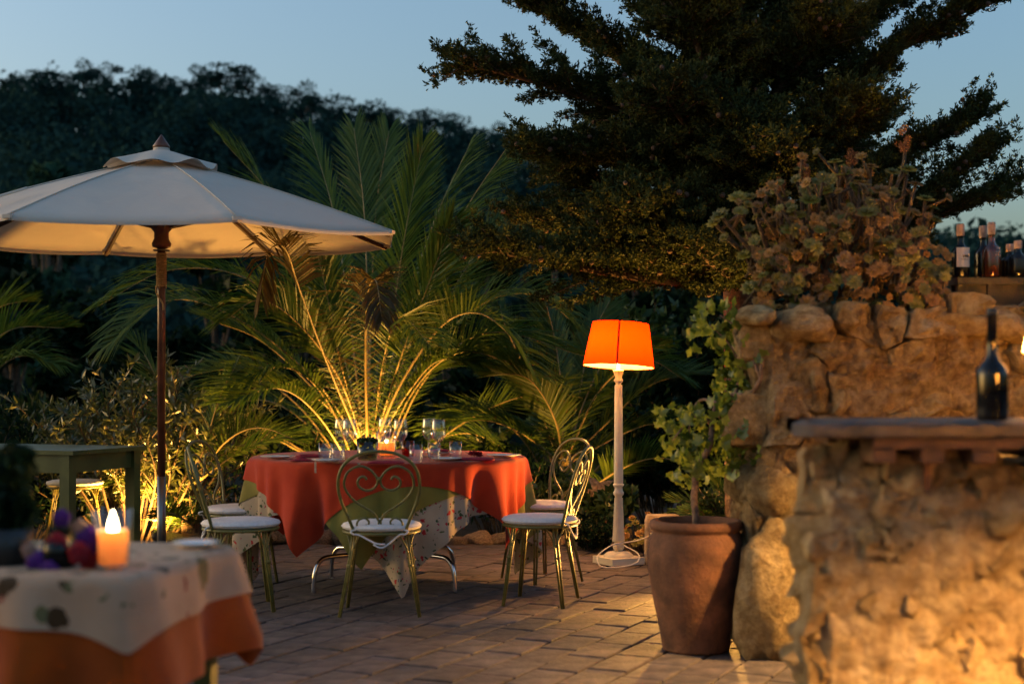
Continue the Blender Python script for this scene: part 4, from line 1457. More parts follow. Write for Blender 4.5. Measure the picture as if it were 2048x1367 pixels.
def succulent():
    rng = np.random.default_rng(42)
    b = Vector((2.02 - .3, 6.68, 1.5))
    t = thing('tree_houseleek', b, 'sprawling branched succulent with many leaf rosettes on top of the rubble wall', 'succulent')
    ros = [rosette_mesh('rosette', 1), rosette_mesh('rosette', 2), rosette_mesh('rosettered', 3), rosette_mesh('rosettered', 4)]
    hd = [seedhead_mesh(1), seedhead_mesh(2)]
    st = MB()
    def ros_at(p, d, s, k=None):
        o = link('rosette', ros[k if k is not None else int(rng.integers(4))], t, p - b)
        o.rotation_euler = Vector(d).to_track_quat('Z', 'Y').to_euler()
        o.scale = (s,) * 3
    # long bare branches: root -> tip in picture terms
    roots = [(1570, 590, 6.6), (1640, 600, 6.55), (1720, 590, 6.6), (1790, 590, 6.65)]
    br = [((1440, 430), 0, 6.4), ((1475, 395), 0, 6.5), ((1428, 445), 0, 6.45), ((1500, 395), 0, 6.6), ((1490, 510), 0, 6.45), ((1545, 440), 1, 6.5), ((1570, 390), 1, 6.6), ((1600, 340), 1, 6.6), ((1620, 400), 1, 6.4), ((1650, 380), 2, 6.5), ((1690, 350), 2, 6.6), ((1740, 335), 2, 6.6), ((1700, 420), 2, 6.4), ((1690, 440), 1, 6.35), ((1735, 425), 2, 6.3), ((1785, 345), 3, 6.6), ((1815, 340), 3, 6.7), ((1760, 380), 3, 6.5), ((1850, 400), 3, 6.6), ((1830, 370), 3, 6.6), ((1640, 460), 1, 6.35), ((1500, 575), 0, 6.45), ((1580, 460), 0, 6.4), ((1555, 420), 1, 6.6), ((1670, 325), 2, 6.7), ((1720, 370), 2, 6.5), ((1600, 430), 1, 6.45), ((1870, 440), 3, 6.6)]
    for (tip, ri, d) in br:
        r0 = P(*roots[ri]); e = P(tip[0], tip[1], d)
        mid = r0.lerp(e, .5) + Vector((rng.normal() * .03, rng.normal() * .04, -.03 + rng.normal() * .02))
        c = catmull([r0, mid, e], 6)
        st.tube([p - b for p in c], np.linspace(.013, .008, len(c)), 6)
        dr = (e - mid).normalized() + Vector((0, -.5, .3))
        ros_at(e, dr, rng.uniform(.034, .056), int(rng.integers(2)) if rng.random() < .6 else None)
        for k in range(3):
            q = c[-1 - int(rng.integers(1, 6))]
            e2 = q + Vector((rng.normal() * .06, rng.normal() * .05 - .03, .04 + abs(rng.normal()) * .04))
            st.tube([q - b, e2 - b], [.008, .006], 5)
            ros_at(e2, (e2 - q) + Vector((0, -.05, .02)), rng.uniform(.018, .036))
    # dense mat of rosettes over the wall top
    for k in range(130):
        px = rng.uniform(1515, 1892); lo = 425 + ((px - 1700) / 190) ** 2 * 95
        py = lo + (618 - lo) * rng.random() ** .85
        d = 6.34 + rng.uniform(-.05, .1)
        p = P(px, py, d)
        st.tube([p - b, p + Vector((rng.normal() * .03, .12, -.08)) - b], [.006, .008], 4)
        ros_at(p, (rng.normal() * .4, -1 + rng.normal() * .3, .55 + rng.normal() * .3), rng.uniform(.024, .044))
    for k in range(70):
        a = rng.uniform(0, PI); u = math.sqrt(rng.random())
        p = P(1665 + math.cos(a) * u * 195, 500 - math.sin(a) * u * 165, 6.5 + rng.uniform(-.14, .16))
        st.tube([p - b, p + Vector((rng.normal() * .04 + (1.72 - p.x) * .15, .05, -.14)) - b], [.006, .009], 4)
        ros_at(p, (rng.normal() * .5 + (p.x - 1.65) * .6, -.8 + rng.normal() * .3, .7 + rng.normal() * .3), rng.uniform(.022, .042))
    # smallest rosettes fill the mat between the large ones
    small = MB()
    src = rosette_mesh('rosette', 31)
    sv = [v.co.copy() for v in src.vertices]; sf = [tuple(q.vertices) for q in src.polygons]
    for k in range(240):
        px = rng.uniform(1500, 1900); lo = 420 + ((px - 1700) / 200) ** 2 * 90
        py = rng.uniform(lo, 620)
        p = P(px, py, 6.4 + rng.uniform(-.06, .1)) - b
        q = Vector((rng.normal() * .4, -1 + rng.normal() * .3, .5 + rng.normal() * .3)).to_track_quat('Z', 'Y').to_matrix()
        s_ = rng.uniform(.018, .03)
        small.add([p + q @ (v * s_) for v in sv], sf)
    tag(small.build('small_rosettes', M['rosettered'], t), kind='stuff')
    st.build('stems', M['succstem'], t)
    for i, (px, py, d, s) in enumerate([(1810, 278, 6.7, .085), (1703, 315, 6.7, .07), (1608, 345, 6.65, .085), (1560, 370, 6.6, .06), (1690, 372, 6.7, .09), (1625, 420, 6.5, .05), (1810, 470, 6.4, .055), (1655, 555, 6.35, .055), (1865, 540, 6.4, .055), (1800, 505, 6.4, .05), (1840, 475, 6.45, .04)]):
        p = P(px, py, d) - b
        o = link('seed_head', hd[i % 2], t, p - Vector((0, 0, s * .6)))
        o.scale = (s, s, s * 1.25)
        if i < 5:
            mb = MB(); mb.tube(catmull([p - Vector((0, 0, s * .5)), p + Vector((-.01, 0, -.13)), p + Vector((-.05 if i == 0 else .03, .0, -.26))], 5), .009, 5); mb.build('flower_stalk', M['succstem'], t)


succulent()


def mini_succulent(base, label, seed, n=26, rx=.16, h=.3, s=(.022, .034)):
    rng = np.random.default_rng(seed)
    t = thing('garden_succulent', base, label, 'succulent')
    ros = [rosette_mesh('rosette', 11), rosette_mesh('rosettered', 12)]
    st = MB()
    for k in range(n):
        a = rng.uniform(0, 2 * PI); u = math.sqrt(rng.random())
        e = Vector((math.cos(a) * u * rx, math.sin(a) * u * rx, h * (1 - .6 * u * u) * rng.uniform(.6, 1)))
        st.tube([(e.x * .4, e.y * .4, 0), e], [.007, .005], 5)
        o = link('rosette', ros[k % 2], t, e); o.rotation_euler = (e * 1 + Vector((0, -.15, .1))).to_track_quat('Z', 'Y').to_euler(); o.scale = (rng.uniform(*s) * 1.15,) * 3
    st.build('stems', M['succstem'], t)


mini_succulent(G(1290, 10.2, -.03), 'low succulent clump between lamp post and stone block', 5, 46, .2, .36)
mini_succulent(G(1345, 10.3, -.03), 'succulent clump partly hidden by the stone block', 6, 34, .18, .3)

# ------------------------------------------------------------------ stone block with socket
blk = thing('stone_block', G(1325, 9.55, 0), 'squared stone block glowing amber on one side beside the pot', 'stone block')
mb = MB()
vs_, fs_ = [], []
for j in range(9):
    z = .33 * j / 8
    rr_ = .115 - (.012 if j == 8 else 0)
    for i in range(24):
        a = 2 * PI * i / 24
        q = rr_ / max(abs(math.cos(a)), abs(math.sin(a))) * (1 if abs(abs(math.cos(a)) - abs(math.sin(a))) > .15 else .93)
        p = Vector((q * math.cos(a), q * .9 * math.sin(a), z))
        p += Vector((1, 1, 0)) * mnoise.noise(p * 12) * .008
        vs_.append(p)
for j in range(8):
    for i in range(24):
        fs_.append((j * 24 + i, j * 24 + (i + 1) % 24, (j + 1) * 24 + (i + 1) % 24, (j + 1) * 24 + i))
fs_.append(tuple(8 * 24 + i for i in range(24)))
mb.add(vs_, fs_); mb.build('block', M['plaster'], blk, True)
mb = MB(); mb.lathe([(.001, 0), (.024, 0), (.026, .02), (.02, .045), (.001, .045)], 16)
o = mb.build('socket', M['housing'], blk, True, (-.04, -.125, .185)); o.rotation_euler = (PI / 2, 0, 0)
mb = MB(); mb.box((-.05, -.135, .225), (.09, .05, .012), rot=Matrix.Rotation(-.25, 3, 'Y')); mb.build('socket_lid', M['lampwhite'], blk, False)
mb = MB(); mb.tube(catmull([(-.04, -.14, .165), (-.085, -.14, .09), (-.06, -.15, .02), (0, -.15, .005), (.08, -.14, .03)], 6), .005, 6); mb.build('cable', M['blackcable'], blk)

# ------------------------------------------------------------------ pot and grapevine
pot_loc = G(1392, 6.42, 0.012)
pot = thing('terracotta_pot', pot_loc, 'large bellied terracotta pot with thick rim holding the vine', 'pot')
mb = MB()
mb.lathe([(.001, .0), (.15, 0), (.152, .01), (.163, .08), (.193, .22), (.217, .36), (.221, .43), (.212, .49), (.196, .525), (.192, .535), (.203, .54), (.21, .555), (.208, .575), (.198, .582), (.182, .58), (.178, .55), (.176, .5)], 48)
mb.build('body', M['terracotta'], pot)
mb = MB(); mb.lathe([(.178, .52), (.1, .53), (.001, .535)], 24); mb.build('soil', M['soil'], pot)
vn = thing('grapevine', pot_loc + Vector((0, 0, .53)), 'gnarled grapevine with lobed leaves climbing from the pot to the wall', 'vine')
vb = Vector(vn.location)
st = MB()
trunk = catmull([vb, P(1388, 985, 6.42), P(1398, 935, 6.45), P(1418, 895, 6.45), P(1424, 850, 6.5), P(1436, 805, 6.5), P(1462, 790, 6.45), P(1500, 788, 6.35), P(1520, 755, 6.3), P(1525, 720, 6.3)], 6)
st.tube([p - vb + Vector((mnoise.noise(p * 20) * .01, 0, 0)) for p in trunk], np.linspace(.017, .009, len(trunk)), 7)
arms = [[(1424, 850, 6.5), (1400, 830, 6.5), (1370, 850, 6.45), (1345, 880, 6.4)], [(1430, 820, 6.5), (1450, 850, 6.6), (1470, 900, 6.6), (1480, 960, 6.6)], [(1470, 790, 6.45), (1480, 740, 6.5), (1460, 690, 6.5), (1420, 650, 6.5)], [(1520, 755, 6.3), (1500, 700, 6.35), (1480, 660, 6.4), (1440, 630, 6.4)], [(1436, 805, 6.5), (1400, 800, 6.6), (1380, 840, 6.6), (1380, 920, 6.6)], [(1500, 788, 6.4), (1505, 830, 6.45), (1500, 880, 6.5), (1490, 930, 6.5)]]
for a_ in arms:
    c = catmull([P(*q) for q in a_], 6); st.tube([p - vb for p in c], np.linspace(.008, .003, len(c)), 5)
st.build('vine_trunk', M['vinebark'], vn)
lm_ = []
for sd in range(3):
    rng = random.Random(sd)
    mb = MB()
    pts = []
    lobes = [(-2.5, .42), (-2.0, .62), (-1.65, .45), (-1.1, .85), (-.72, .55), (-.25, .8), (0, 1.0), (.25, .8), (.72, .55), (1.1, .85), (1.65, .45), (2.0, .62), (2.5, .42)]
    c = [(0, 0, 0)]
    for (a, r) in lobes:
        r *= rng.uniform(.88, 1.1)
        c.append((math.sin(a) * r, math.cos(a) * r + .25, -.25 * r * r + .12 * math.sin(a * 3)))
    f = [(0, i, i + 1) for i in range(1, len(lobes))]
    mb.add([Vector(q) for q in c], f)
    lm_.append(mb.mesh('leaf', M['vine']))
rng = np.random.default_rng(8)
blobs = [((1360, 870), 50, 60, 46), ((1385, 935), 60, 40, 38), ((1425, 660), 50, 50, 36), ((1480, 840), 50, 100, 66), ((1470, 930), 55, 45, 34), ((1490, 700), 50, 70, 48), ((1430, 850), 60, 50, 26)]
for (c, sx, sy, k) in blobs:
    for i in range(k):
        p = P(c[0] + max(-1.5, min(1.5, rng.normal())) * sx * .55, c[1] + max(-1.6, min(1.6, rng.normal())) * sy * .55, 6.45 + rng.normal() * .09)
        o = link('leaf', lm_[i % 3], vn, p - vb)
        o.rotation_euler = (rng.uniform(.6, 2.2), rng.normal() * .5, rng.uniform(-1.2, 1.2) + PI)
        s = rng.uniform(.03, .05)
        o.scale = (s,) * 3


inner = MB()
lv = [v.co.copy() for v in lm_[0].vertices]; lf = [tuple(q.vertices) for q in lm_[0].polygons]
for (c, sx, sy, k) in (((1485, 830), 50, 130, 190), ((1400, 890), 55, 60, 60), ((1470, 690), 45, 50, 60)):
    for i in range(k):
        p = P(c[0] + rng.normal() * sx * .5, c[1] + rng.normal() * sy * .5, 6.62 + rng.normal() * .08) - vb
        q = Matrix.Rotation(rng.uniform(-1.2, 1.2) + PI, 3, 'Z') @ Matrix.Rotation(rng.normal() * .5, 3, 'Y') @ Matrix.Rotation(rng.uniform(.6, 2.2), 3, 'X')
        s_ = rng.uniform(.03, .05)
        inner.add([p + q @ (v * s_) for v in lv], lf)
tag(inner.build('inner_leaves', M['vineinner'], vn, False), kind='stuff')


# ------------------------------------------------------------------ floor lamps
def floor_lamp(loc, label, power, tilt=(0, 0), rz=0.0, shade='shade', col=(1, .43, .085)):
    t = thing('floor_lamp', loc, label, 'floor lamp', rz=rz)
    mb = MB()
    a = R(28)
    mb.box((0, 0, .025), (.25, .25, .045), a); mb.build('base', M['lampwhite'], t, False)
    mb = MB(); mb.lathe([(.1, .047), (.098, .06), (.075, .078), (.03, .085), (.001, .086)], 24); mb.build('base_dome', M['lampwhite'], t)
    mb = MB(); mb.lathe([(.001, -.028), (.03, -.026), (.036, -.01), (.036, .01), (.03, .026), (.001, .028)], 20)
    o = mb.build('joint', M['lampwhite'], t, True, (0, 0, .115)); o.rotation_euler = (PI / 2, 0, .3)
    fl = lambda a, z: 1 - .055 * (abs(math.sin(a * 8)) < .55)
    mb = MB(); mb.lathe([(.03, .145), (.041, .15), (.041, .165), (.038, .2), (.028, .43), (.03, .437)], 64, rfun=fl)
    mb.lathe([(.022, .43), (.024, .45), (.034, .46), (.036, .475), (.028, .485), (.026, .51), (.036, .522), (.038, .53), (.024, .535)], 28)
    mb.lathe([(.03, .533), (.031, .56), (.026, 1.18), (.024, 1.19)], 64, rfun=fl)
    mb.lathe([(.02, 1.185), (.018, 1.2), (.03, 1.215), (.031, 1.222), (.021, 1.24), (.03, 1.262), (.033, 1.28), (.036, 1.283), (.036, 1.29), (.011, 1.292), (.011, 1.4)], 28)
    mb.build('column', M['lampwhite'], t)
    sh = thing('tmp', (0, 0, 1.31), None, None)
    bpy.data.objects.remove(sh)
    mb = MB()
    n_ = 48
    prof = [(.238, 0), (.2255, .07), (.213, .145), (.2005, .22), (.188, .29)]
    mb.lathe(prof, n_)
    s = mb.build('lamp_shade', M[shade], t, True, (0, 0, 1.312))
    s.rotation_euler = (R(tilt[0]), R(tilt[1]), 0)
    for (a0, wd) in ((-PI / 2 - .12, .03),):
        mb = MB()
        v = []
        for (r, z) in prof:
            for da in (-wd, wd): v.append((math.cos(a0 + da) * (r + .0015), math.sin(a0 + da) * (r + .0015), z))
        mb.add(v, [(2 * i, 2 * i + 1, 2 * i + 3, 2 * i + 2) for i in range(len(prof) - 1)])
        mb.build('seam', M['seam'], s)
    for (r, z) in ((.238, 0), (.188, .29)):
        mb = MB(); mb.tube([(math.cos(2 * PI * k / 48) * r, math.sin(2 * PI * k / 48) * r, z) for k in range(49)], .0025, 5); mb.build('rim', M['seam'] if z and shade == 'shade' else M[shade], s)
    mb = MB(); mb.ball((0, 0, .13), .03, 14, 9, sc3=(1, 1, 1.25)); mb.build('bulb', M['bulb'], s)
    point_light('bulb_light', (0, 0, 1.445), power, col, .045, t)
    return t


LP = G(1237, 9.48, .012)
lamp = floor_lamp(LP, 'white fluted floor lamp with a glowing orange shade beside the round table', 80, (-3.6, 3.2))
mb = MB(); mb.tube(catmull([Vector((.21, -.02, .19)), Vector((.12, -.05, .16)), Vector((0.02, -.06, .145)), Vector((-.06, -.1, .13)), Vector((-.15, -.17, .07)), Vector((-.13, -.22, .01)), Vector((-.02, -.25, .008)), Vector((.1, -.2, .03)), Vector((.12, -.12, .08)), Vector((.03, -.06, .13))], 6), .004, 6)
mb.build('power_cord', M['cable'], lamp)
floor_lamp(Vector((1.95, 2.55, .012)), 'cream-shaded floor lamp standing in front of the bar', 640, (0, 0), .4, 'shadecream', (1, .5, .13))
floor_lamp(Vector((2.17, 5.35, .012)), 'cream-shaded floor lamp standing behind the bar counter', 340, (0, 0), 1.1, 'shadecream', (1, .55, .16))


# ------------------------------------------------------------------ garden spotlights
def spot(px, d, aim, power, label, size=105, z=.1, col=(1, .46, .085)):
    loc = G(px, d, z)
    t = thing('garden_spotlight', G(px, d, 0), label, 'spotlight')
    dr = (Vector(aim) - loc).normalized()
    q = dr.to_track_quat('Z', 'Y').to_euler()
    mb = MB(); mb.tube([(0, 0, -.06), (0, 0, z - .03)], .006, 6); mb.build('stake', M['housing'], t)
    mb = MB(); mb.lathe([(.001, -.06), (.025, -.06), (.035, -.03), (.037, .02), (.034, .02), (.032, .0)], 18)
    o = mb.build('housing', M['housing'], t, True, (0, 0, z)); o.rotation_euler = q
    mb = MB(); mb.lathe([(.031, .004), (.001, .006)], 16); o = mb.build('lens', M['lens'], t, True, (0, 0, z)); o.rotation_euler = q
    l = point_light('spot_light', loc + dr * .03, power, col, .025, None, size, Vector(aim))
    l.location = dr * .03 + Vector((0, 0, z)); l.parent = t


spot(738, 11.7, G(736, 11.85, 1.5), 105, 'low spotlight in front of the big palm', 165)
spot(312, 10.55, G(280, 11.0, .9), 90, 'low spotlight at the foot of the oleander', 165)
spot(1120, 11.1, G(1120, 11.6, .9), 40, 'low spotlight in front of the low palm', 105)
spot(1425, 8.7, P(1385, 830, 7.6), 170, 'low spotlight behind the terracotta pot', 118, .14)


# ------------------------------------------------------------------ parasol
def parasol():
    D0 = 8.75
    t = thing('parasol', G(323, D0, 0), 'large cream canvas parasol with dark wooden pole and ribs', 'parasol')
    Rr, hr, ha, RV = 1.525, 2.11, 2.595, .33
    T0 = R(28.5)
    tilt = Matrix.Rotation(R(1.6), 3, 'X')
    piv = Vector((0, 0, hr))
    def tl(p): return tilt @ (Vector(p) - piv) + piv
    def vert(k, f):
        a = -PI / 2 + T0 + k * PI / 4
        r = Rr * f
        z = ha - (ha - hr) * (f ** 1.02) + .02 * math.sin(PI * f)
        return Vector((math.cos(a) * r, math.sin(a) * r, z))
    for k in range(8):
        vs_, fs_ = [], []
        nf, na = 12, 8
        for i in range(nf + 1):
            f = .06 + .94 * i / nf
            A, B = vert(k, f), vert(k + 1, f)
            for j in range(na + 1):
                u = j / na
                p = A.lerp(B, u)
                s = 4 * u * (1 - u)
                p.z -= .022 * s * f
                p += Vector((mnoise.noise(p * 3), mnoise.noise(p * 3 + Vector((4, 0, 0))), mnoise.noise(p * 3 + Vector((0, 4, 0))))) * .006 * s
                vs_.append(tl(p))
        for i in range(nf):
            for j in range(na):
                a = i * (na + 1) + j
                fs_.append((a, a + 1, a + na + 2, a + na + 1))
        # turned hem
        m0 = len(vs_)
        for j in range(na + 1):
            p = vs_[nf * (na + 1) + j]
            vs_.append(p + Vector((-p.x * .004, -p.y * .004, -.022)))
        for j in range(na):
            a = nf * (na + 1) + j
            fs_.append((a, a + 1, m0 + j + 1, m0 + j))
        pan = MB().add(vs_, fs_).build('canopy_panel', M['canvas'], t)
        c = [tl(vert(k, f) + Vector((0, 0, .004))) for f in np.linspace(.1, 1, 10)]
        MB().tube(c, .004, 5).build('seam', M['canvas'], pan)
        c = [tl(vert(k, f) - Vector((0, 0, .028))) for f in np.linspace(.05, .985, 8)]
        MB().tube(c, .0155, 6).build('rib', M['ribwood'], t, False)
        A = tl(vert(k, .5) - Vector((0, 0, .035)))
        a = -PI / 2 + T0 + k * PI / 4
        MB().tube([A, Vector((math.cos(a) * .05, math.sin(a) * .05, 2.17))], .01, 6).build('strut', M['ribwood'], t, False)
        MB().box(tl(vert(k, .985) - Vector((0, 0, .012))), (.05, .05, .02), a).build('corner_pocket', M['canvas'], t, False)
    # vent cap, wavy edge
    vs_, fs_ = [], []
    nf, na = 8, 96
    for i in range(nf + 1):
        f = i / nf
        for j in range(na):
            a = 2 * PI * j / na
            oct_ = math.cos(PI / 8) / math.cos(((a + PI / 2 - T0) % (PI / 4)) - PI / 8)
            r = .05 + (RV - .03) * f * (oct_ * .5 + .5)
            z = ha + .045 - .1 * f ** 1.1 + f * f * (.016 * math.sin(a * 8 + 1) + .01 * math.sin(a * 5) + .012 * mnoise.noise(Vector((math.cos(a) * 3, math.sin(a) * 3, 2))))
            if f < .25: z += .0
            vs_.append(tl((math.cos(a) * r, math.sin(a) * r, z)))
    for i in range(nf):
        for j in range(na):
            fs_.append((i * na + j, i * na + (j + 1) % na, (i + 1) * na + (j + 1) % na, (i + 1) * na + j))
    MB().add(vs_, fs_).build('vent_cap', M['canvas'], t)
    MB().lathe([(.055, 0), (.05, .02), (.048, .03)], 20, c=(0, 0, ha + .035)).build('collar', M['canvas'], t)
    MB().lathe([(.001, 0), (.05, .0), (.052, .012), (.022, .055), (.004, .082), (.001, .084)], 20, c=(0, 0, ha + .062)).build('finial', M['polewood'], t)
    MB().tube([(0, 0, .62), (0, 0, ha + .03)], .024, 14).build('pole', M['polewood'], t)
    MB().tube([(0, 0, .01), (0, 0, .64)], .027, 14).build('pole_sleeve', M['steel'], t)
    MB().lathe([(.03, 0), (.055, .01), (.06, .03), (.045, .06), (.045, .1), (.062, .12), (.062, .15), (.03, .16)], 18, c=(0, 0, 2.04)).build('runner', M['polewood'], t)
    MB().lathe([(.05, 0), (.052, .008), (.03, .01)], 18, c=(0, 0, 2.025)).build('runner_ring', M['steel'], t)
    pts = []
    for i in range(20 * 14 + 1):
        a = 2 * PI * i / 14
        pts.append((math.cos(a) * .028, math.sin(a) * .028, 1.8 + .21 * i / 280))
    MB().tube(pts, .0055, 5).build('rope_wrap', M['rope'], t)
    MB().tube(catmull([(-.03, -.01, 1.81), (-.02, -.03, 1.76), (.015, -.03, 1.7), (.02, -.028, 1.66)], 5), .006, 5).build('rope_tail', M['rope'], t)
    # tie strap lying on the near-left panel
    c = [tl(vert(6.55, f) + Vector((0, 0, .012))) for f in (.62, .72, .82, .93)]
    MB().tube(catmull(c, 5), .008, 5).build('tie_strap', M['canvas'], t)
    MB().lathe([(.001, .0), (.26, 0), (.26, .05), (.24, .07), (.05, .08), (.04, .2), (.001, .2)], 28, c=(0, 0, .012)).build('base', M['housing'], t)


parasol()


# ------------------------------------------------------------------ chairs
def bistro_chair(loc, rz, label, tie_seed=0):
    t = thing('bistro_chair', loc, label, 'chair', rz=rz)
    m = M['chair']
    def lean(z): return -.155 - (z - .45) * .29
    def back(pts, per=6, r=.0065, name='scroll', par=t):
        c = catmull([(x, lean(z) + (.006 if name == 'scroll' else 0), z) for x, z in pts], per)
        return MB().tube(c, r, 7).build(name, m, par)
    hoop = [(-.125, .43), (-.15, .5), (-.19, .6), (-.205, .68), (-.195, .75), (-.16, .805), (-.09, .845), (0, .858)]
    hoop = hoop + [(-x, z) for x, z in hoop[-2::-1]]
    hb = back(hoop, 6, .0085, 'back_hoop')
    heart = [(-.004, .5), (-.03, .54), (-.075, .57), (-.125, .605), (-.165, .655), (-.175, .7), (-.155, .752), (-.1, .782), (-.045, .765), (-.008, .715), (-.02, .675), (-.06, .658), (-.098, .675), (-.108, .702), (-.093, .725), (-.072, .728), (-.062, .714)]
    low = [(-.004, .5), (-.012, .465), (-.045, .44), (-.085, .445), (-.115, .475), (-.105, .505), (-.075, .515), (-.055, .497), (-.06, .478), (-.072, .48)]
    for s in (1, -1):
        back([(x * s, z) for x, z in heart])
        back([(x * s, z) for x, z in low], 6, .0055)
    MB().ball((0, lean(.715) + .006, .715), .013, 10, 6).build('clasp', m, t)
    # seat ring and lattice
    ring = [(math.cos(2 * PI * k / 36) * .195, math.sin(2 * PI * k / 36) * .195, .435) for k in range(37)]
    sr = MB().tube(ring, .009, 7).build('seat_ring', m, t)
    mb = MB()
    for k in range(-3, 4):
        x = k * .05; y = math.sqrt(max(0, .19 ** 2 - x * x))
        mb.box((x, 0, .434), (.012, 2 * y, .004))
    mb.build('seat_slats', m, sr, False)
    # legs of paired rods
    for k, a in enumerate((40, 140, 220, 320)):
        a = R(a)
        d = Vector((math.cos(a), math.sin(a), 0)); s = Vector((-math.sin(a), math.cos(a), 0))
        mb = MB()
        for q in (-1, 1):
            top = d * .175 + s * q * .011; top.z = .43
            kn = d * .185 + s * q * .010; kn.z = .36
            ft = d * (.245 if a < PI else .265) + s * q * .006; ft.z = 0.012
            mb.tube([top, kn, ft], .0065, 6)
        bs = d * .255; bs.z = .012
        mb.tube([d * (.205) + Vector((0, 0, .27)) + s * -.014, d * .205 + Vector((0, 0, .27)) + s * .014], .009, 6)
        leg = mb.build('leg', m, t)
        # curved brace to the ring
        p0 = d * .19 + Vector((0, 0, .33)); p1 = Vector((math.cos(a + .5) * .19, math.sin(a + .5) * .19, .43))
        p2 = Vector((math.cos(a - .5) * .19, math.sin(a - .5) * .19, .43))
        for pp in (p1, p2):
            mid = p0.lerp(pp, .5) + Vector((0, 0, .035))
            MB().tube(catmull([p0, mid, pp], 5), .0045, 5).build('brace', m, leg)
    # cushion
    prof = [(.001, .444), (.12, .443), (.185, .445), (.202, .452), (.206, .462), (.2, .474), (.17, .483), (.1, .488), (.001, .49)]
    cu = MB().lathe(prof, 40, rfun=lambda a, z: 1 + .006 * math.sin(5 * a + 1)).build('cushion', M['cushion'], t)
    MB().tube([(math.cos(2 * PI * k / 40) * .205, math.sin(2 * PI * k / 40) * .205, .463) for k in range(41)], .0035, 5).build('piping', M['cushion'], cu)
    rng = random.Random(tie_seed)
    for s in (-1, 1):
        c = catmull([(s * .12, -.165, .455), (s * .145, -.185, .45), (s * .13, -.19, .435), (s * .1, -.185, .43), (s * .02, -.2, .395 - .03 * rng.random()), (-s * .03, -.2, .385)], 5)
        MB().tube(c, .005, 5).build('tie', M['cushion'], cu)
    return t


GZ = .012
bistro_chair(G(763, 7.38, GZ) * 1, R(2), 'olive iron chair with white cushion, its scrolled back hiding the candle', 1)
bistro_chair(Vector((.151, 7.72, GZ)), R(76), 'olive iron chair pulled out beside the hanging green cloth corner', 2)
bistro_chair(Vector((.17, 8.62, GZ)), R(122), 'golden-lit olive iron chair between the table and the lamp', 3)
bistro_chair(Vector((-1.434, 7.52, GZ)), R(-76), 'olive iron chair between the parasol pole and the round table', 4)
bistro_chair(Vector((-1.6, 8.35, GZ)), R(-104), 'olive iron chair tucked behind another, next to the reddish stone', 5)
bistro_chair(G(150, 10.6, GZ), R(200), 'pale-cushioned iron chair drawn up to the green wooden table', 6)


# ------------------------------------------------------------------ tables and cloths
TC = Vector((-.732, 8.43, 0))
TR, TH = .79, .755
tb = thing('round_table', TC + Vector((0, 0, GZ)), 'round dining table on bent chrome feet under three layered cloths', 'table')
MB().lathe([(.001, .0), (TR - .01, 0), (TR, .01), (TR, .022), (TR - .01, .03), (.001, .03)], 64, c=(0, 0, TH - .045)).build('tabletop', M['oldwood'], tb)
MB().tube([(0, 0, .2), (0, 0, TH - .04)], .035, 16).build('pedestal', M['chrome'], tb)
for k in range(4):
    a = R(35 + 90 * k) if k % 2 == 0 else R(145 + 90 * (k - 1))
    a = [R(215), R(325), R(40), R(140)][k]
    d = Vector((math.cos(a), math.sin(a), 0))
    c = catmull([Vector((0, 0, .2)), d * .12 + Vector((0, 0, .2)), d * .38 + Vector((0, 0, .2)), d * .45 + Vector((0, 0, .18)), d * .485 + Vector((0, 0, .12)), d * .495 + Vector((0, 0, .02)), d * .495], 5)
    MB().tube(c, .0135, 10).build('foot', M['chrome'], tb)


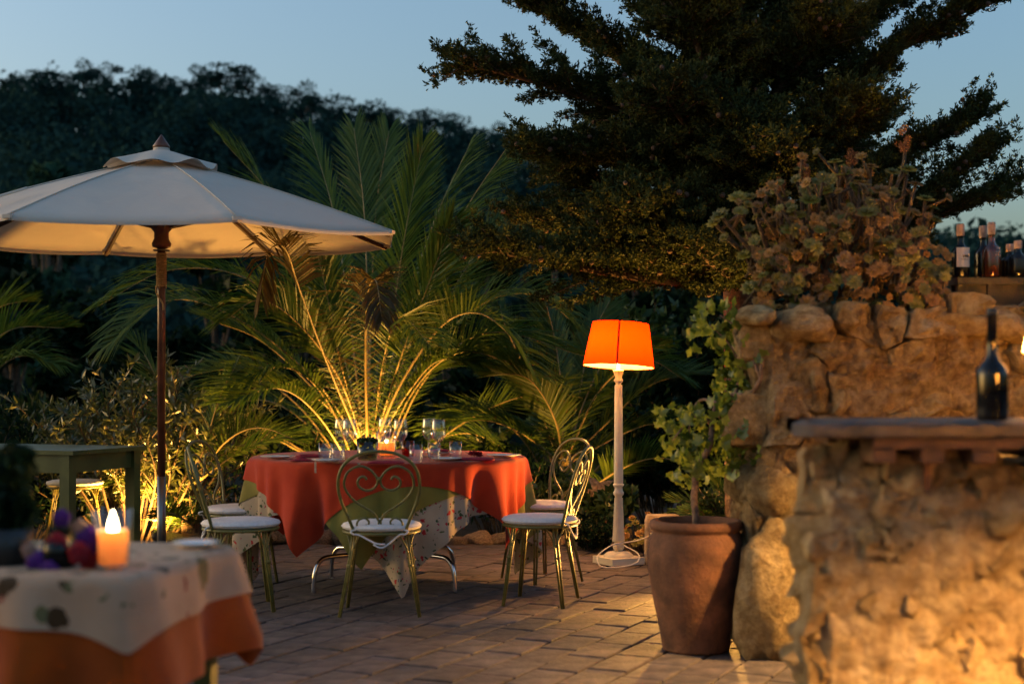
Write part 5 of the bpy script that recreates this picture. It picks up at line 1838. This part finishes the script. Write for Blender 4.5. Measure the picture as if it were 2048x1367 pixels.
def drape(name, loc, z, Rfun, half, rot, off, mat_, label, seed, rz=0, group=None, amp=.05, ctr=(0, 0), nth=300, nt=26, maxh=None, puddle=None):
    """square cloth of half-width `half`, turned by rot, over a top whose edge is Rfun(angle)"""
    o0 = Vector(loc)
    vs_, fs_ = [], []
    ph = [(n_, random.Random(seed * 10 + n_).uniform(0, 6.28)) for n_ in (11, 17, 26, 38)]
    def bd(th):
        c, s = math.cos(th - rot), math.sin(th - rot)
        # distance from the table centre to the square's edge, square centred on ctr
        cx = ctr[0] * math.cos(-rot) - ctr[1] * math.sin(-rot); cyy = ctr[0] * math.sin(-rot) + ctr[1] * math.cos(-rot)
        best = 9
        if abs(c) > 1e-6:
            best = min(best, ((half + cx) if c > 0 else (half - cx)) / abs(c))
        if abs(s) > 1e-6:
            best = min(best, ((half + cyy) if s > 0 else (half - cyy)) / abs(s))
        return best
    nr = 6
    for j in range(nth):
        th = 2 * PI * j / nth
    rows = []
    for i in range(nr):
        row = []
        for j in range(nth):
            th = 2 * PI * j / nth
            r = Rfun(th) * (i / nr) ** .7
            row.append((r * math.cos(th), r * math.sin(th), z + off + mnoise.noise(Vector((r * math.cos(th) * 4, r * math.sin(th) * 4, seed))) * .0015))
        rows.append(row)
    for i in range(nt + 1):
        t_ = i / nt
        row = []
        for j in range(nth):
            th = 2 * PI * j / nth
            r0 = Rfun(th)
            hang = max(.03, bd(th) - r0)
            if maxh: hang = min(hang, maxh)
            s = hang * t_
            rc = .018 + off
            arc = rc * PI / 2
            if s < arc:
                q = s / rc
                dr, dz = rc * math.sin(q), -rc * (1 - math.cos(q))
            else:
                dr, dz = rc, -rc - (s - arc)
            # folds deepen down the drop and at the hanging corners
            wv = sum(math.sin(n_ * th + p_) * w_ for (n_, p_), w_ in zip(ph, (.4, .42, .36, .16)))
            e = min(1.5, max(0, (s - .01) / .3))
            dr += amp * e * (wv * .8 + .05)
            r = r0 - .004 + dr
            zz = z + off + dz
            if zz < .03: zz = .03
            row.append((r * math.cos(th), r * math.sin(th), zz))
        rows.append(row)
    for row in rows: vs_ += row
    for i in range(len(rows) - 1):
        for j in range(nth):
            j2 = (j + 1) % nth
            fs_.append((i * nth + j, i * nth + j2, (i + 1) * nth + j2, (i + 1) * nth + j))
    o = MB().add(vs_, fs_).build(name, mat_, None, True, o0, rz)
    return tag(o, label, 'tablecloth', group)


rnd = lambda th: TR
# angle convention: -90 deg faces the camera
zt_ = TH + GZ
drape('tablecloth', TC, zt_, rnd, 1.075, R(-90 + 10 + 45), .004, M['floral'], 'white floral undercloth reaching almost to the paving', 4, amp=.07)
drape('tablecloth', TC, zt_, rnd, .97, R(-90 - 5 + 45), .010, M['olive'], 'olive green cloth layered between the floral and the orange one', 4, amp=.07)
drape('tablecloth', TC, zt_, rnd, .935, R(-90 - 30 + 45), .016, M['orange'], 'orange top cloth with pointed corners on the round table', 4, amp=.07)
TZ = zt_ + .018


def TP(px, py):
    d = (CAM_H - TZ) * FPX / (py - HOR)
    return Vector(((px - 1024) / FPX * d, d, TZ))


# ------------------------------------------------------------------ tableware
def wine_glass(loc, label, h=.225, r=.042):
    t = thing('wine_glass', loc, label, 'glass', 'wine glasses on the round table')
    MB().lathe([(.001, .004), (.02, .003), (.036, .001), (.037, .002), (.02, .0055), (.006, .01)], 24).build('foot', M['glass'], t)
    MB().lathe([(.006, .01), (.0038, .03), (.0036, h * .38), (.006, h * .43)], 12).build('stem', M['glass'], t)
    b = h * .43
    MB().lathe([(.006, b), (r * .5, b + .008), (r * .85, b + .03), (r, b + .055), (r * .98, b + .08), (r * .86, h - .01), (r * .8, h), (r * .78, h), (r * .84, h - .01), (r * .95, b + .08), (r * .97, b + .055), (r * .82, b + .032), (r * .46, b + .011), (.001, b + .004)], 28).build('bowl', M['glass'], t)
    return t


def tumbler(loc, label, h=.1, r=.037, matk='glass', group='water tumblers on the round table'):
    t = MB().lathe([(.001, .001), (r * .78, .001), (r * .86, .012), (r, h * .45), (r * .93, h), (r * .9, h), (r * .97, h * .45), (r * .82, .018), (.001, .012)], 28).build('tumbler', M[matk], None, True, loc)
    return tag(t, label, 'glass', group)


for (px, py, lab) in ((683, 914, 'wine glass beside the herb jar, rear one of its pair'), (699, 918, 'wine glass beside the herb jar, front one of its pair'), (770, 911, 'wine glass standing directly behind the burning candle'), (801, 917, 'wine glass between the candle and the red votive'), (858, 913, 'wine glass by the crimson flower napkin, rear one of its pair'), (877, 919, 'wine glass by the crimson flower napkin, front one of its pair')):
    wine_glass(TP(px, py), lab)
for (px, py, lab) in ((650, 922, 'clear tumbler next to the knotted dark red napkin'), (676, 925, 'clear tumbler behind the small white plate, next to another tumbler'), (832, 926, 'clear tumbler standing in front of the red votive'), (868, 922, 'clear tumbler between two wine glass stems by the small plate'), (911, 918, 'clear tumbler next to the crimson flower napkin'), (742, 910, 'clear tumbler half hidden behind the herb jar')):
    tumbler(TP(px, py), lab)


def candle(loc, label, h, r, gh, gr, power, flame_h=.03, gbot=0.0, fl=True, flare=1.0):
    t = thing('candle_holder', loc, label, 'candle')
    MB().lathe([(.001, .002), (gr * .85, .002), (gr * .9, .01), (gr, gh * .5), (gr * flare, gh), (gr * flare * .96, gh), (gr * .96, gh * .5), (gr * .85, .014), (.001, .01)], 32).build('glass', M['glass'], t)
    cav = h * .3
    MB().lathe([(.001, .012), (r, .012), (r, h - .003), (r * .96, h), (r * .88, h - .004), (r * .82, h - cav), (.001, h - cav - .003)], 28).build('wax', M['wax'], t)
    h = h - cav
    MB().tube([(0, 0, h - .006), (0.001, 0, h + .008)], .0012, 5).build('wick', M['ink'], t)
    z0 = h + .004
    MB().lathe([(.001, z0), (flame_h * .13, z0 + flame_h * .1), (flame_h * .175, z0 + flame_h * .3), (flame_h * .14, z0 + flame_h * .58), (flame_h * .06, z0 + flame_h * .85), (.0005, z0 + flame_h)], 14).build('flame', M['flamecore'], t)
    point_light('flame_light', (0, 0, z0 + flame_h * .5), power, (1, .5, .15), .012, t)
    return t


candle(TP(773, 914), 'short pillar candle burning in a glass on the round table', .085, .046, .15, .058, 2.8, .036)
g = thing('herb_jar', TP(735, 919), 'dark green glass jar holding herbs on the round table', 'jar')
MB().lathe([(.001, .001), (.05, .001), (.055, .01), (.06, .1), (.058, .1), (.053, .012), (.001, .006)], 28).build('jar', M['greenglass'], g)
rngj = np.random.default_rng(3)
link('herbs', quads_mesh('herbs', leaf_cloud([(0, 0, .06), (0, 0, .105)], [(.045, .045, .045), (.06, .06, .02)], 130, .014, rngj), M['midleaf']), g)
tumbler(TP(816, 912), 'small red glass votive beside the candle', .09, .04, 'redglass', None)['category'] = 'votive'


def plate(loc, label, r=.085, group=None):
    t = MB().lathe([(.001, .006), (r * .6, .005), (r * .66, .009), (r, .016), (r, .018), (r * .66, .0125), (r * .6, .009), (.001, .009)], 36).build('side_plate', M['plate'], None, True, loc)
    return tag(t, label, 'plate', group)


plate(TP(655, 924), 'small white plate by the two left tumblers')
plate(TP(893, 921), 'small white plate beside the right wine glasses')
plate(TP(556, 917), 'white plate near the rim at the parasol side of the table', .1)
plate(TP(1008, 914), 'white plate near the rim at the lamp side of the table', .1)
plate(TP(880, 909), 'white plate under a napkin at the far rim', .09)


def napkin(loc, label, sx, sy, h, rz, seed, puff=0):
    mb = MB()
    nx, ny = 14, 8
    vs_, fs_ = [], []
    for side in (1, 0):
        for j in range(ny + 1):
            for i in range(nx + 1):
                u, v = i / nx - .5, j / ny - .5
                z = h * (1 if side else .04)
                if side:
                    ed = min(1, 6 * min(.5 - abs(u), .5 - abs(v)))
                    z = h * (.35 + .65 * ed) + mnoise.noise(Vector((u * 5, v * 5, seed))) * h * .35 + puff * math.exp(-(u * u + v * v) * 25) * (1 + .6 * mnoise.noise(Vector((u * 9, v * 9, seed))))
                vs_.append((u * sx * (1 + .03 * math.sin(v * 9)), v * sy, max(z, .001)))
    k = (nx + 1) * (ny + 1)
    for s in range(2):
        for j in range(ny):
            for i in range(nx):
                a = s * k + j * (nx + 1) + i
                q = (a, a + 1, a + nx + 2, a + nx + 1)
                fs_.append(q if s == 0 else q[::-1])
    per = [(i, 0) for i in range(nx)] + [(nx, j) for j in range(ny)] + [(i, ny) for i in range(nx, 0, -1)] + [(0, j) for j in range(ny, 0, -1)]
    ids = [j * (nx + 1) + i for i, j in per]
    for a, b in zip(ids, ids[1:] + ids[:1]): fs_.append((a, a + k, b + k, b))
    o = MB().add(vs_, fs_).build('napkin', M['napkin'], None, True, loc, rz)
    return tag(o, label, 'napkin')


napkin(TP(603, 921), 'dark red napkin with a knotted top by the left plate', .12, .1, .008, .2, 1, .028)
napkin(TP(627, 913), 'long folded dark red napkin behind the left tumblers', .2, .1, .015, .1, 2)
napkin(TP(772, 926), 'folded crimson napkin in front of the candle', .19, .1, .014, .05, 3)
napkin(TP(946, 919), 'crimson napkin topped with a red flower near the lamp side', .23, .12, .014, -.1, 4)
napkin(TP(882, 908) + Vector((0, 0, .019)), 'dark red napkin lying on the far plate', .1, .09, .012, .3, 5)
fl = thing('table_flower', TP(948, 918) + Vector((0, 0, .012)), 'red flower with a green stem on the crimson napkin', 'flower')
link('petals', quads_mesh('petals', leaf_cloud([(0, 0, .02), (.03, 0, .015)], [(.03, .03, .012), (.02, .02, .01)], 50, .014, rngj), M['redpetal']), fl)
MB().tube(catmull([(-.02, 0, .02), (-.05, 0, .03), (-.055, 0, .05)], 4), .0012, 4).build('stem', M['midleaf'], fl)


def cutlery(loc, rz, label, kind='fork'):
    t = thing(kind, loc, label, 'cutlery', rz=rz)
    MB().box((0, 0, .002), (.012, .1, .002)).build('handle', M['steel'], t, False)
    mb = MB()
    if kind == 'fork':
        for k in range(4): mb.box(((k - 1.5) * .006, .085, .004), (.003, .05, .0015))
        mb.box((0, .056, .003), (.022, .014, .0015))
        mb.build('tines', M['steel'], t, False)
    else:
        mb.box((0, .09, .003), (.016, .09, .0012)); mb.build('blade', M['steel'], t, False)


cutlery(TP(718, 928), .1, 'steel fork beside the crimson napkin, tines up', 'fork')
cutlery(TP(925, 922), 1.3, 'steel knife lying by the right white plate', 'knife')
cutlery(TP(860, 927), 1.5, 'steel knife near the front edge of the orange cloth', 'knife')
# clip holding the cloth at the table edge
cl = MB(); cl.box((0, -.004, -.03), (.012, .003, .06)); cl.box((0, .015, .003), (.012, .04, .003))
o = cl.build('tablecloth_clip', M['cork'], None, False, Vector((TC.x + (.79 + .042) * math.sin(R(-23)), TC.y - (.79 + .042) * math.cos(R(23)), TZ + .003)), R(-23))
tag(o, 'brass-coloured clip gripping the orange cloth at the table edge', 'clip')

# ------------------------------------------------------------------ green wooden table
gA, gB = G(138, 9.3, 0), G(262, 9.95, 0)
gdir = (gB - gA).normalized(); gl = Vector((-gdir.y, gdir.x, 0))
gcen = gA + gdir * .42 + gl * .75
gt = thing('green_table', gcen + Vector((0, 0, GZ)), 'plain green painted wooden table with square legs under the parasol', 'table', rz=math.atan2(gl.y, gl.x))
for k in range(5):
    MB().box((0, -.336 + .168 * k, .745), (1.56, .165, .028)).build('tabletop_plank', M['greenpaint'], gt, False)
for (c, s) in (((0, -.37, .67), (1.36, .025, .12)), ((0, .37, .67), (1.36, .025, .12)), ((-.7, 0, .67), (.025, .7, .12)), ((.7, 0, .67), (.025, .7, .12))):
    MB().box(c, s).build('apron', M['greenpaint'], gt, False)
for sx in (-1, 1):
    for sy in (-1, 1):
        MB().box((sx * .7, sy * .365, .365), (.075, .075, .73)).build('leg', M['greenpaint'], gt, False)

# ------------------------------------------------------------------ near table, out of focus
FA, FB = Vector((-.881, 3.28, 0)), Vector((-.774, 3.96, 0))
fdir = (FB - FA).normalized(); fl_ = Vector((-fdir.y, fdir.x, 0))
FH = .36
fside = (FB - FA).length
FW = .55
FC = FA + fdir * fside / 2 + fl_ * FW
frz = math.atan2(fdir.y, fdir.x) - PI / 2
FZ = .735 + GZ
ft = thing('side_table', FC + Vector((0, 0, GZ)), 'cloth-covered table carrying the flowers and the large burning candle', 'table', rz=frz)
MB().box((0, 0, .72), (2 * FW, fside, .028)).build('tabletop', M['oldwood'], ft, False)
for sx in (-1, 1):
    for sy in (-1, 1):
        MB().box((sx * (FW - .06), sy * (fside / 2 - .06), .353), (.05, .05, .706)).build('leg', M['greenpaint'], ft, False)
def Rrect(hx, hy):
    def f(th):
        c, s = abs(math.cos(th)), abs(math.sin(th))
        p = 14
        return ((c / hx) ** p + (s / hy) ** p) ** (-1 / p)
    return f
def drape_rect(mat_, label, hang, off, seed, amp):
    """rectangular cloth with an even overhang and drooping corners"""
    hx, hy = FW, fside / 2
    Rf = Rrect(hx, hy)
    vs_, rows, fs_ = [], [], []
    nth, nt, nr = 420, 22, 6
    for i in range(nr):
        rows.append([(Rf(2 * PI * j / nth) * (i / nr) * math.cos(2 * PI * j / nth), Rf(2 * PI * j / nth) * (i / nr) * math.sin(2 * PI * j / nth), FZ + off) for j in range(nth)])
    for i in range(nt + 1):
        row = []
        for j in range(nth):
            th = 2 * PI * j / nth
            r0 = Rf(th)
            x, y = r0 * math.cos(th), r0 * math.sin(th)
            # nearness to a corner
            k = min(abs(x) / hx, abs(y) / hy) ** 10
            hg = hang * (1 + .6 * k) * (1 + .06 * math.sin(3 * th + seed))
            s = hg * i / nt
            rc = .014 + off; arc = rc * PI / 2
            if s < arc: q = s / rc; dr, dz = rc * math.sin(q), -rc * (1 - math.cos(q))
            else: dr, dz = rc, -rc - (s - arc)
            e = min(1, s / .25)
            wv = math.sin(x * 17 + y * 15 + 1) * .6 + math.sin(x * 29 - y * 23 + 4) * .4
            dr += amp * e * (wv * .7 + .5 + .8 * k)
            nx_, ny_ = (x / hx) ** 7 / hx, (y / hy) ** 7 / hy
            ln = math.hypot(nx_, ny_) or 1
            row.append((x + nx_ / ln * dr, y + ny_ / ln * dr, FZ + off + dz))
        rows.append(row)
    for row in rows: vs_ += row
    for i in range(len(rows) - 1):
        for j in range(nth):
            j2 = (j + 1) % nth
            fs_.append((i * nth + j, i * nth + j2, (i + 1) * nth + j2, (i + 1) * nth + j))
    o = MB().add(vs_, fs_).build('tablecloth', mat_, None, True, Vector((FC.x, FC.y, 0)), frz)
    return tag(o, label, 'tablecloth')
drape_rect(M['orange2'], 'rust orange undercloth hanging below the floral cloth on the candle table', .27, .004, 2, .07)
drape_rect(M['floral2'], 'large-flowered cream cloth spread over the candle table', .135, .012, 2, .07)
FT = FZ + .012
def FP(px, d): return Vector(((px - 1024) / FPX * d, d, FT))


candle(FP(226, 3.42), 'large candle flaming in a flared glass on the floral-covered table', .095, .035, .14, .042, .55, .07, flare=1.15)
plate(FP(392, 3.86), 'white plate with a pink rim near the corner of the candle table', .062)
vt = thing('flower_vase', FP(120, 3.45), 'posy of purple and red flowers in a small dark vase', 'flowers')
MB().lathe([(.001, 0), (.035, 0), (.045, .03), (.04, .06), (.028, .08), (.032, .095)], 24).build('vase', M['bottle'], vt)
st = MB()
rngf = np.random.default_rng(14)
for i, (px, py, mk, s) in enumerate([(182, 1082, 'purple', .034), (160, 1105, 'redpetal', .026), (80, 1128, 'purple', .03), (160, 1055, 'pinkpetal', .02), (115, 1085, 'redpetal', .024), (125, 1035, 'purple', .02), (60, 1100, 'pinkpetal', .018), (178, 1120, 'redpetal', .022), (100, 1140, 'purple', .022)]):
    p = P(px, py, 3.4 + rngf.uniform(-.03, .05)) - Vector(vt.location)
    st.tube(catmull([(0, 0, .07), (p.x * .5, p.y * .5, max(.1, p.z * .8)), p], 4), .0016, 4)
    mb = MB()
    for k in range(5):
        a = 2 * PI * k / 5 + .3
        c = Vector((math.cos(a) * s * .55, -.004, math.sin(a) * s * .55))
        mb.ball(p + c, s * .62, 8, 5, sc3=(1, .25, 1))
    mb.ball(p + Vector((0, -.008, 0)), s * .2, 6, 4)
    mb.build('flower', M[mk], vt)
st.build('flower_stem', M['midleaf'], vt)
fo = thing('potted_foliage', FP(12, 3.5), 'dark leafy potted plant at the end of the candle table', 'plant')
MB().lathe([(.001, 0), (.05, 0), (.065, .09), (.06, .09), (.001, .08)], 24).build('pot', M['housing'], fo)
link('foliage', quads_mesh('foliage', leaf_cloud([(0, 0, .15), (.02, 0, .24), (-.05, 0, .2), (.03, 0, .12), (-.08, 0, .1)], [(.07, .06, .06), (.05, .05, .06), (.07, .06, .07), (.05, .04, .05), (.06, .06, .06)], 200, .022, rngf), M['darkleaf']), fo)
